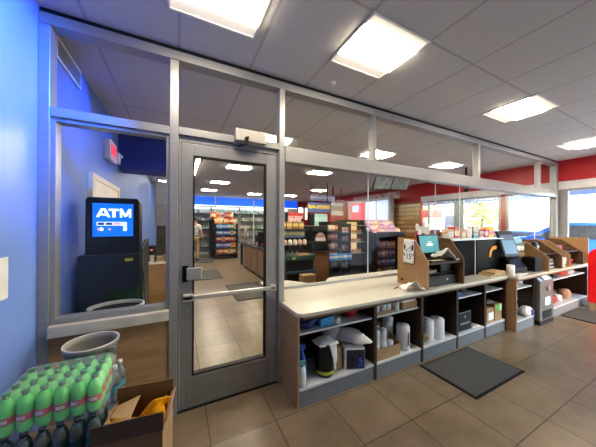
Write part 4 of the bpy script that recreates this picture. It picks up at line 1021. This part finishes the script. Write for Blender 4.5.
for r_ in range(3):
    for k in range(8):
        c = random.choice(['purple', 'purple', 'pink', 'brown', 'purple', 'white'])
        snack(4.54 + k * .118, 4.58 + r_ * .13, 1.31 + .10 * r_, c, '%s chip bag in the %s row of the sloping tray' % (c, ['front', 'middle', 'back'][r_]), 'chip bags in the sloping tray', random.uniform(-.4, .4), 1.15, R(-25))

# ------------------------------------------------------------------ food area at the back right
def panel(label, x, y0, y1, z0, z1, m, cat='sign', name='ghost_panel', group=None):
    return solo(name, MB().box(0, 0, 0, .03, y1 - y0, z1 - z0), m, label, cat, (x, y0, z0), 0, group, bev=.004)
t = thing('drink_fountain', 'red and pale blue drink fountain wall with a small blue sign', 'drink machine', (7.30, 6.72, 1.30))
mk('cabinet', MB().box(.03, 0, -.5, .30, 2.5, 1.38), M('fountain_grey', (.4, .42, .45), .4), t)
mk('red_panel', MB().box(0, 1.35, .05, .03, 2.3, 1.26), emis('fountain_red', (.8, .10, .16), .75, (.5, .08, .1)), t)
mk('pale_panel', MB().box(0, .05, .05, .03, .62, 1.26), emis('fountain_blue', (.35, .52, .85), .8), t)
mk('pale_panel', MB().box(0, .70, .05, .03, 1.27, 1.26), emis('fountain_white', (.55, .68, .92), .8), t)
mk('blue_sign', MB().box(-.02, 1.72, .86, 0, 2.12, 1.16), emis('fountain_sign', (.02, .28, .65), .9), t)
mk('sign_stripe', MB().box(-.024, 1.78, .99, -.02, 2.06, 1.04), WHITEP, t)
mk('shelf', MB().box(-.25, 0, -.05, .03, 2.5, .0), CHAR, t)
panel('pale panel painting a blurred reflection over the red wall above the drink fountain', XR - .06, 6.6, 9.4, 2.62, 2.92, M('ghost_reflection', (.55, .40, .42), .5, noise=.5, scale=6))  # pale panel added to paint a blurred reflection over the red wall
# hanging signs above the food area
for i, (x, y, z, w, h, c1, c2, lb) in enumerate(((4.0, 7.2, 2.02, .9, .34, (.10, .16, .40), (.75, .55, .12), 'hanging blue and yellow food sign left of the drink fountain'), (4.3, 7.6, 2.46, 1.1, .24, (.30, .32, .50), (.6, .6, .65), 'grey blue hanging sign above the yellow food sign'),
                                                 (5.4, 7.8, 1.95, .55, .5, (.62, .60, .56), (.35, .2, .15), 'white poster board beside the drink fountain'), (4.1, 6.9, 1.55, .5, .4, (.30, .50, .46), (.4, .6, .58), 'pale teal machine front below the food sign'), (3.35, 7.4, 1.5, .55, .5, (.62, .06, .07), (.7, .5, .5), 'bright red machine front left of the teal one'),
                                                 (3.02, 7.8, 1.45, .3, .36, (.45, .35, .28), (.3, .2, .2), 'tan menu board left of the red machine front'))):
    t = thing('hanging_sign' if z > 1.9 else 'machine_front', lb, 'sign' if z > 1.9 else 'machine', (x, y, z))
    mk('board', MB().box(0, 0, 0, w, .06, h), bagmat('board_%d' % i, c1, c2), t, bev=.01)
    if z > 1.9:
        mk('hanger', MB().box(.08, .02, h, .10, .04, ZC - z), CHAR, t); mk('hanger', MB().box(w - .1, .02, h, w - .08, .04, ZC - z), CHAR, t)
    else:
        mk('cabinet', MB().box(0, .06, -z, w, .5, h), CHAR, t)
panel('red wall panel between the far windows and food signs', XR - .04, 10.0, 13.6, 1.2, 2.55, RED, 'wall panel', 'wall_panel')
# hanging double menu screen
t = thing('menu_screen', 'hanging double menu screen tilted down below the ceiling', 'screen', (4.42, 4.60, 2.49))
TM = Matrix.Translation((0, 0, 0)) @ Matrix.Rotation(R(-16), 4, 'Z') @ Matrix.Rotation(R(34), 4, 'X')
mk('bezel', MB().box(0, 0, 0, .98, .04, .42, TM), BLACK, t, bev=.005)
mk('screen', MB().box(.02, -.004, .025, .475, -.0005, .395, TM).box(.505, -.004, .025, .96, -.0005, .395, TM), M('menu_face', (.16, .18, .18), .3, noise=.5, scale=7, emit=(.25, .28, .27), es=.12), t)
mk('bracket', MB().box(.44, .045, .15, .50, .12, .21, TM), BLACK, t)
mk('pole', MB().cyl((.48, .10, .15), (.48, .10, ZC - 2.52), .018), BLACK, t)
t = thing('pole_mount', 'thin black ceiling pole with a cross arm near the red fascia', 'pole mount', (6.6, 3.55, 2.42))
mk('pole', MB().cyl((0, 0, .12), (0, 0, ZC - 2.42), .022), BLACK, t)
mk('cross_arm', MB().box(-.16, -.02, .36, .14, .02, .39), BLACK, t)
mk('camera_head', MB().ball((0, 0, .08), .06), BLACK, t)

# customer side displays under the windows
dx = [(5.0, 'orange'), (5.22, 'tan'), (5.45, 'red'), (5.68, 'orange'), (5.92, 'tan'), (6.15, 'teal'), (6.4, 'white'), (6.62, 'red'), (6.86, 'yellow'), (7.08, 'blue')]
t = thing('display_table', 'long counter behind the screens holding colourful boxes', 'counter', (4.20, 3.0, 0))
mk('body', MB().box(0, 0, 0, 3.2, .5, 1.22), CHAR, t); mk('counter_top', MB().box(-.02, -.02, 1.22, 3.22, .52, 1.25), WOODD, t)
for k, (x, c) in enumerate(dx):
    solo('counter_box', MB().box(-.09, -.08, 0, .09, .08, .20 + .05 * (k % 3)), BM[c], ['first', 'second', 'third', 'fourth', 'fifth', 'sixth', 'seventh', 'eighth', 'ninth', 'tenth'][k] + ' box from the ticket cases on the long display counter, %s' % c, 'box', (x, 3.18, 1.251), R(random.uniform(-8, 8)), 'boxes on the long display counter', bev=.004)
for k, (x, y, lb) in enumerate(((3.55, 2.55, 'wire stand of curled white tags behind the ticket cases'), (5.1, 2.62, 'wire stand of white tags behind the touch terminal'))):
    t = thing('tag_stand', lb, 'stand', (x, y, .8225))
    mk('pole', MB().cyl((0, 0, 0), (0, 0, .74), .012), CHAR, t); mk('foot', MB().cyl((0, 0, 0), (0, 0, .012), .09), CHAR, t)
    for j in range(6):
        a = j * 1.05
        mk('paper_tag', MB().box(-.045, -.002, 0, .045, .002, .11, Matrix.Translation((.09 * math.cos(a), .09 * math.sin(a), .60 + .04 * (j % 3))) @ Matrix.Rotation(a + 1.2, 4, 'Z')), PAPER, t)
    mk('ring', MB().lathe([(.09, .60), (.096, .604), (.09, .608), (.084, .604), (.09, .60)], 20, caps=False), WHITEP, t)
for k, (x, c, lb) in enumerate(((4.42, (.5, .03, .03), 'bright red box on the display counter right behind the teal monitor'), (4.72, (.14, .03, .05), 'dark red box right of the bright red box behind the monitor'))):
    solo('counter_box', MB().box(-.13, -.08, 0, .13, .08, .25), M('ctr_%d' % k, c, .5), lb, 'box', (x, 3.18, 1.251), 0, bev=.004)

# ------------------------------------------------------------------ person deep in the aisle
def skin(name, verts, edges, radii, mat, parent=None, root=0, sub=2):
    me = bpy.data.meshes.new(name); me.from_pydata(verts, edges, []); me.update(); me.materials.append(mat)
    o = bpy.data.objects.new(name, me); col.objects.link(o)
    if parent: o.parent = parent
    md = o.modifiers.new('skin', 'SKIN'); md.use_smooth_shade = True
    for v, r_ in zip(me.skin_vertices[0].data, radii): v.radius = r_ if isinstance(r_, tuple) else (r_, r_)
    for v in me.skin_vertices[0].data: v.use_root = False
    me.skin_vertices[0].data[root].use_root = True
    s_ = o.modifiers.new('sub', 'SUBSURF'); s_.levels = s_.render_levels = sub
    return o
SKIN = M('skin_tone', (.50, .30, .21), .5)
V = [(0, 0, 1.0), (0, .0, 1.15), (0, .0, 1.35), (0, .01, 1.52), (0, 0, 1.62), (0, -.01, 1.70), (0, -.01, 1.79),
     (.18, .01, 1.49), (.24, .02, 1.22), (.25, -.05, .99), (-.18, .01, 1.49), (-.25, .03, 1.22), (-.27, -.03, .99),
     (.09, 0, .95), (.10, -.03, .52), (.11, .04, .10), (.12, -.06, .04), (-.09, 0, .95), (-.10, .04, .52), (-.11, .16, .12), (-.12, .07, .05)]
Eg = [(0, 1), (1, 2), (2, 3), (3, 4), (4, 5), (5, 6), (3, 7), (7, 8), (8, 9), (3, 10), (10, 11), (11, 12), (0, 13), (13, 14), (14, 15), (15, 16), (0, 17), (17, 18), (18, 19), (19, 20)]
Rd = [(.14, .10), (.14, .10), (.16, .11), (.10, .08), .055, (.085, .10), (.075, .09), .06, .045, .03, .06, .045, .03, .085, .06, .042, .04, .085, .06, .042, .04]
for hx, i in ((.25, 9), (-.27, 12)):
    y0 = V[i][1]; sgn = 1 if hx > 0 else -1
    V.append((hx, y0 - .02, .92)); Rd.append((.035, .018)); Eg.append((i, len(V) - 1)); pm = len(V) - 1
    for k, (dx_, ln) in enumerate(((-.03, .075), (-.01, .085), (.01, .082), (.03, .066))):
        V.append((hx + .3 * dx_, y0 - .02 + dx_, .885)); Rd.append(.009); Eg.append((pm, len(V) - 1))
        V.append((hx - sgn * .01, y0 - .03 + dx_ * 1.1, .885 - ln)); Rd.append(.008); Eg.append((len(V) - 2, len(V) - 1))
    V.append((hx - sgn * .02, y0 - .06, .90)); Rd.append(.01); Eg.append((pm, len(V) - 1))
    V.append((hx - sgn * .025, y0 - .075, .865)); Rd.append(.009); Eg.append((len(V) - 2, len(V) - 1))
p = thing('person', 'person in pale shirt and khaki trousers standing in the far aisle', 'person', (.66, 11.2, .015), R(170))
mk_b = skin('body', V, Eg, Rd, SKIN, p)
sv = [(0, 0, 1.0), (0, 0, 1.18), (0, 0, 1.36), (0, .01, 1.51), (.18, .01, 1.49), (.225, .02, 1.28), (-.18, .01, 1.49), (-.235, .03, 1.28)]
skin('shirt', sv, [(0, 1), (1, 2), (2, 3), (3, 4), (4, 5), (3, 6), (6, 7)], [(.165, .125), (.165, .125), (.18, .13), (.12, .09), .078, .066, .078, .066], M('pale_shirt', (.55, .55, .54), .8), p)
tv = [(0, 0, 1.0), (.09, 0, .94), (.10, -.03, .52), (.11, .04, .12), (-.09, 0, .94), (-.10, .04, .52), (-.11, .16, .14)]
skin('trousers', tv, [(0, 1), (1, 2), (2, 3), (0, 4), (4, 5), (5, 6)], [(.155, .12), .11, .082, .065, .11, .082, .065], M('khaki_trousers', (.34, .23, .12), .8), p)
mk('hair', MB().ball((0, .012, 1.775), .10, 16, 10, (.95, 1.08, .85)), M('dark_hair', (.03, .02, .015), .6), p)
for sx in (-1, 1): mk('eye', MB().ball((sx * .032, -.108, 1.735), .011, 8, 6), BLACK, p)
mk('nose', MB().ball((0, -.115, 1.71), .016, 8, 6, (.8, 1, 1.4)), SKIN, p)
mk('mouth', MB().box(-.022, -.108, 1.668, .022, -.098, 1.674), M('lip', (.35, .12, .1), .5), p)
for x, y in ((.12, -.01), (-.12, .12)):
    mk('shoe', MB().ball((x, y - .05, .03), .05, 12, 8, (.95, 2.3, .9)), BLACKM, p)

# ------------------------------------------------------------------ outside
struct('ground', MB().box(XR + .1, -40, -.25, 90, 60, -.12), M('forecourt_concrete', (.42, .42, .42), .7, noise=.1, scale=1.5))
struct('ground_front', MB().box(-40, -60, -.25, XR + .1, YN - .1, -.12), CACHE['forecourt_concrete'])
struct('trim_13', MB().box(XR + .1, 1.6, 2.78, 14, 16, 3.3), M('canopy_underside', (.11, .15, .19), .5))
def car(label, x, y, rz, c, nm_, sc=1.):
    t = thing('parked_car', label, 'car', (x, y, -.12), rz, 'cars on the forecourt'); t.scale = (sc, sc, sc)
    pf = [(-2.1, .35), (-2.15, .75), (-1.9, .95), (-1.35, 1.0), (-.75, 1.42), (.75, 1.45), (1.45, 1.02), (2.05, .95), (2.15, .65), (2.1, .35)]
    mk('car_body', MB().prism(pf, 'y', -.85, .85), M(nm_, c, .25), t, bev=.06)
    wn_ = MB().prism([(-1.2, 1.0), (-.7, 1.36), (0, 1.38), (0, 1.0)], 'y', -.862, -.85).prism([(.06, 1.0), (.06, 1.38), (.7, 1.38), (1.25, 1.02)], 'y', -.862, -.85)
    mk('side_window', wn_, M('car_glass', (.05, .06, .07), .1), t)
    wn_ = MB().prism([(-1.2, 1.0), (-.7, 1.36), (.7, 1.38), (1.25, 1.02)], 'y', .85, .862)
    mk('side_window', wn_, CACHE['car_glass'], t)
    for wx in (-1.3, 1.3):
        for wy in (-.80, .80):
            w_ = mk('wheel', MB().cyl((wx, wy - .1, .32), (wx, wy + .1, .32), .32, 20), BLACKM, t)
            mk('hub', MB().cyl((wx, wy - .11, .32), (wx, wy + .11, .32), .18, 14), ALU, w_)
    mk('headlamp', MB().box(-2.16, -.7, .62, -2.08, -.45, .74).box(-2.16, .45, .62, -2.08, .7, .74), WHITEP, t)
car('bright blue car parked right outside the window by the red seat', 13.0, 2.6, R(100), (.03, .16, .75), 'car_blue', 1.25)
car('blue car parked outside behind the last oak stand', 15.5, 5.3, R(95), (.05, .20, .60), 'car_blue_b')
car('white car standing beyond the windows behind the ticket cases', 18.5, 9.5, R(80), (.6, .6, .62), 'car_white')
def tree(label, x, y, h, s_, c, nm_):
    t = thing('tree', label, 'tree', (x, y, -.12), 0, 'trees beyond the forecourt')
    mk('trunk', MB().cyl((0, 0, 0), (0, 0, h * .5), .18, 10, .12), M('bark', (.2, .14, .09), .9), t)
    rnd = random.Random(nm_); cr = MB()
    for k in range(420):
        a = rnd.uniform(0, 2 * PI); e = math.acos(rnd.uniform(-1, 1)); rr = (rnd.random() ** .4)
        cx, cy, cz = rr * math.sin(e) * math.cos(a) * h * .35 * s_, rr * math.sin(e) * math.sin(a) * h * .35 * s_, h * .66 + rr * math.cos(e) * h * .34
        q = rnd.uniform(.12, .3); m_ = Matrix.Translation((cx, cy, cz)) @ Matrix.Rotation(rnd.uniform(0, 6.3), 4, 'Z') @ Matrix.Rotation(rnd.uniform(0, 3), 4, 'X')
        cr.add([(-q, -q * .6, 0), (q, -q * .6, 0), (q, q * .6, 0), (-q, q * .6, .05)], [(0, 1, 2, 3)], m_)
    mk('crown', cr, M(nm_, c, .9), t)
tree('yellow green tree seen beyond the ticket cases', 30, 14.5, 5.2, 1.2, (.36, .36, .15), 'leaf_a')
tree('pale olive tree seen through the bay left of the steel mullion', 33, 24, 5.4, 1.3, (.40, .42, .16), 'leaf_b')
tree('yellow tree seen above the blue car', 34, 5.2, 5.6, .9, (.42, .38, .17), 'leaf_c')
tree('low olive tree at the far right of the forecourt', 36, -1.5, 4.6, 1.2, (.40, .38, .18), 'leaf_d')
t = thing('fuel_pump', 'fuel pump with red top seen through the first store window', 'fuel pump', (15.5, 11.2, -.12))
mk('pump_body', MB().box(-.3, -.45, 0, .3, .45, 1.9), M('pump_white', (.6, .62, .66), .5), t, bev=.03)
mk('red_top', MB().box(-.7, -1.0, 2.2, .7, 1.0, 2.7), M('pump_red', (.7, .08, .06), .5), t, bev=.03)
mk('post', MB().box(-.1, -.1, 1.9, .1, .1, 2.2), WHITEP, t)
mk('hose', MB().tube([(-.32, -.3, 1.4), (-.45, -.3, .8), (-.4, -.3, .4), (-.34, -.3, 1.0)], .03), BLACKM, t)
t = thing('fuel_pump', 'grey fuel pump seen right of the steel mullion', 'fuel pump', (15.5, 9.0, -.12))
mk('pump_body', MB().box(-.3, -.45, 0, .3, .45, 2.3), M('pump_grey', (.30, .34, .40), .5), t, bev=.03)
mk('display', MB().box(-.31, -.3, 1.3, -.3, .3, 1.7), M('pump_display', (.5, .55, .6), .4), t)

# ------------------------------------------------------------------ light
w = bpy.data.worlds.new('outside_sky'); scene.world = w; w.use_nodes = True
nt = w.node_tree; bg = nt.nodes['Background']
sky = nt.nodes.new('ShaderNodeTexSky'); sky.sky_type = 'NISHITA'; sky.sun_disc = False; sky.sun_elevation = R(38); sky.sun_rotation = R(200); sky.air_density = 1.2; sky.dust_density = 2.5
hv = nt.nodes.new('ShaderNodeHueSaturation'); hv.inputs['Saturation'].default_value = 1.25
nt.links.new(sky.outputs[0], hv.inputs['Color']); nt.links.new(hv.outputs[0], bg.inputs[0]); bg.inputs[1].default_value = 1.9

def lamp(kind, name, loc, rot, energy, color, **kw):
    l = bpy.data.lights.new(name, kind); l.energy = energy; l.color = color
    for k, v in kw.items(): setattr(l, k, v)
    o = bpy.data.objects.new(name, l); col.objects.link(o); o.location = loc; o.rotation_euler = rot
    return o
# unseen blue spots, added to tint the upper left wall like LED light
def aim(o, p):
    d = Vector(p) - o.location; o.rotation_euler = d.to_track_quat('-Z', 'Y').to_euler()
for nm_, lc, tg, en in (('blue_wall_spot', (-.10, 1.1, 3.0), (-.85, 1.95, 2.5), 300), ('blue_wall_spot_store', (-.10, 3.0, 3.0), (-.85, 3.0, 2.7), 45), ('blue_wall_spot_store', (.0, 4.2, 3.0), (-.85, 3.9, 2.5), 30)):
    o = lamp('SPOT', nm_, lc, (0, 0, 0), en, (.0, .16, 1), spot_size=R(62), spot_blend=.8, shadow_soft_size=.03)
    aim(o, tg)

# ------------------------------------------------------------------ camera
f_px, yaw, pitch, roll, H = 239.1, R(26.64), R(.12), R(.27), 1.6
F = Vector((math.sin(yaw) * math.cos(pitch), math.cos(yaw) * math.cos(pitch), math.sin(pitch)))
R0 = Vector((math.cos(yaw), -math.sin(yaw), 0)); U0 = R0.cross(F)
Rv = math.cos(roll) * R0 + math.sin(roll) * U0; Uv = -math.sin(roll) * R0 + math.cos(roll) * U0
cam = bpy.data.cameras.new('camera'); co = bpy.data.objects.new('camera', cam); col.objects.link(co)
cam.sensor_fit = 'HORIZONTAL'; cam.sensor_width = 36; cam.lens = f_px / 596 * 36; cam.clip_start = .05; cam.clip_end = 300
co.matrix_world = Matrix(((Rv.x, Uv.x, -F.x, 0), (Rv.y, Uv.y, -F.y, 0), (Rv.z, Uv.z, -F.z, H), (0, 0, 0, 1)))
scene.camera = co
scene.view_settings.view_transform = 'Standard'
scene.view_settings.look = 'None'
scene.view_settings.exposure = -.15
try: scene.view_settings.look = 'Medium High Contrast'
except Exception: print('no look')
scene.cycles.use_denoising = True
scene.cycles.max_bounces = 10; scene.cycles.transparent_max_bounces = 16; scene.cycles.diffuse_bounces = 5; scene.cycles.glossy_bounces = 4
scene.cycles.sample_clamp_indirect = 6
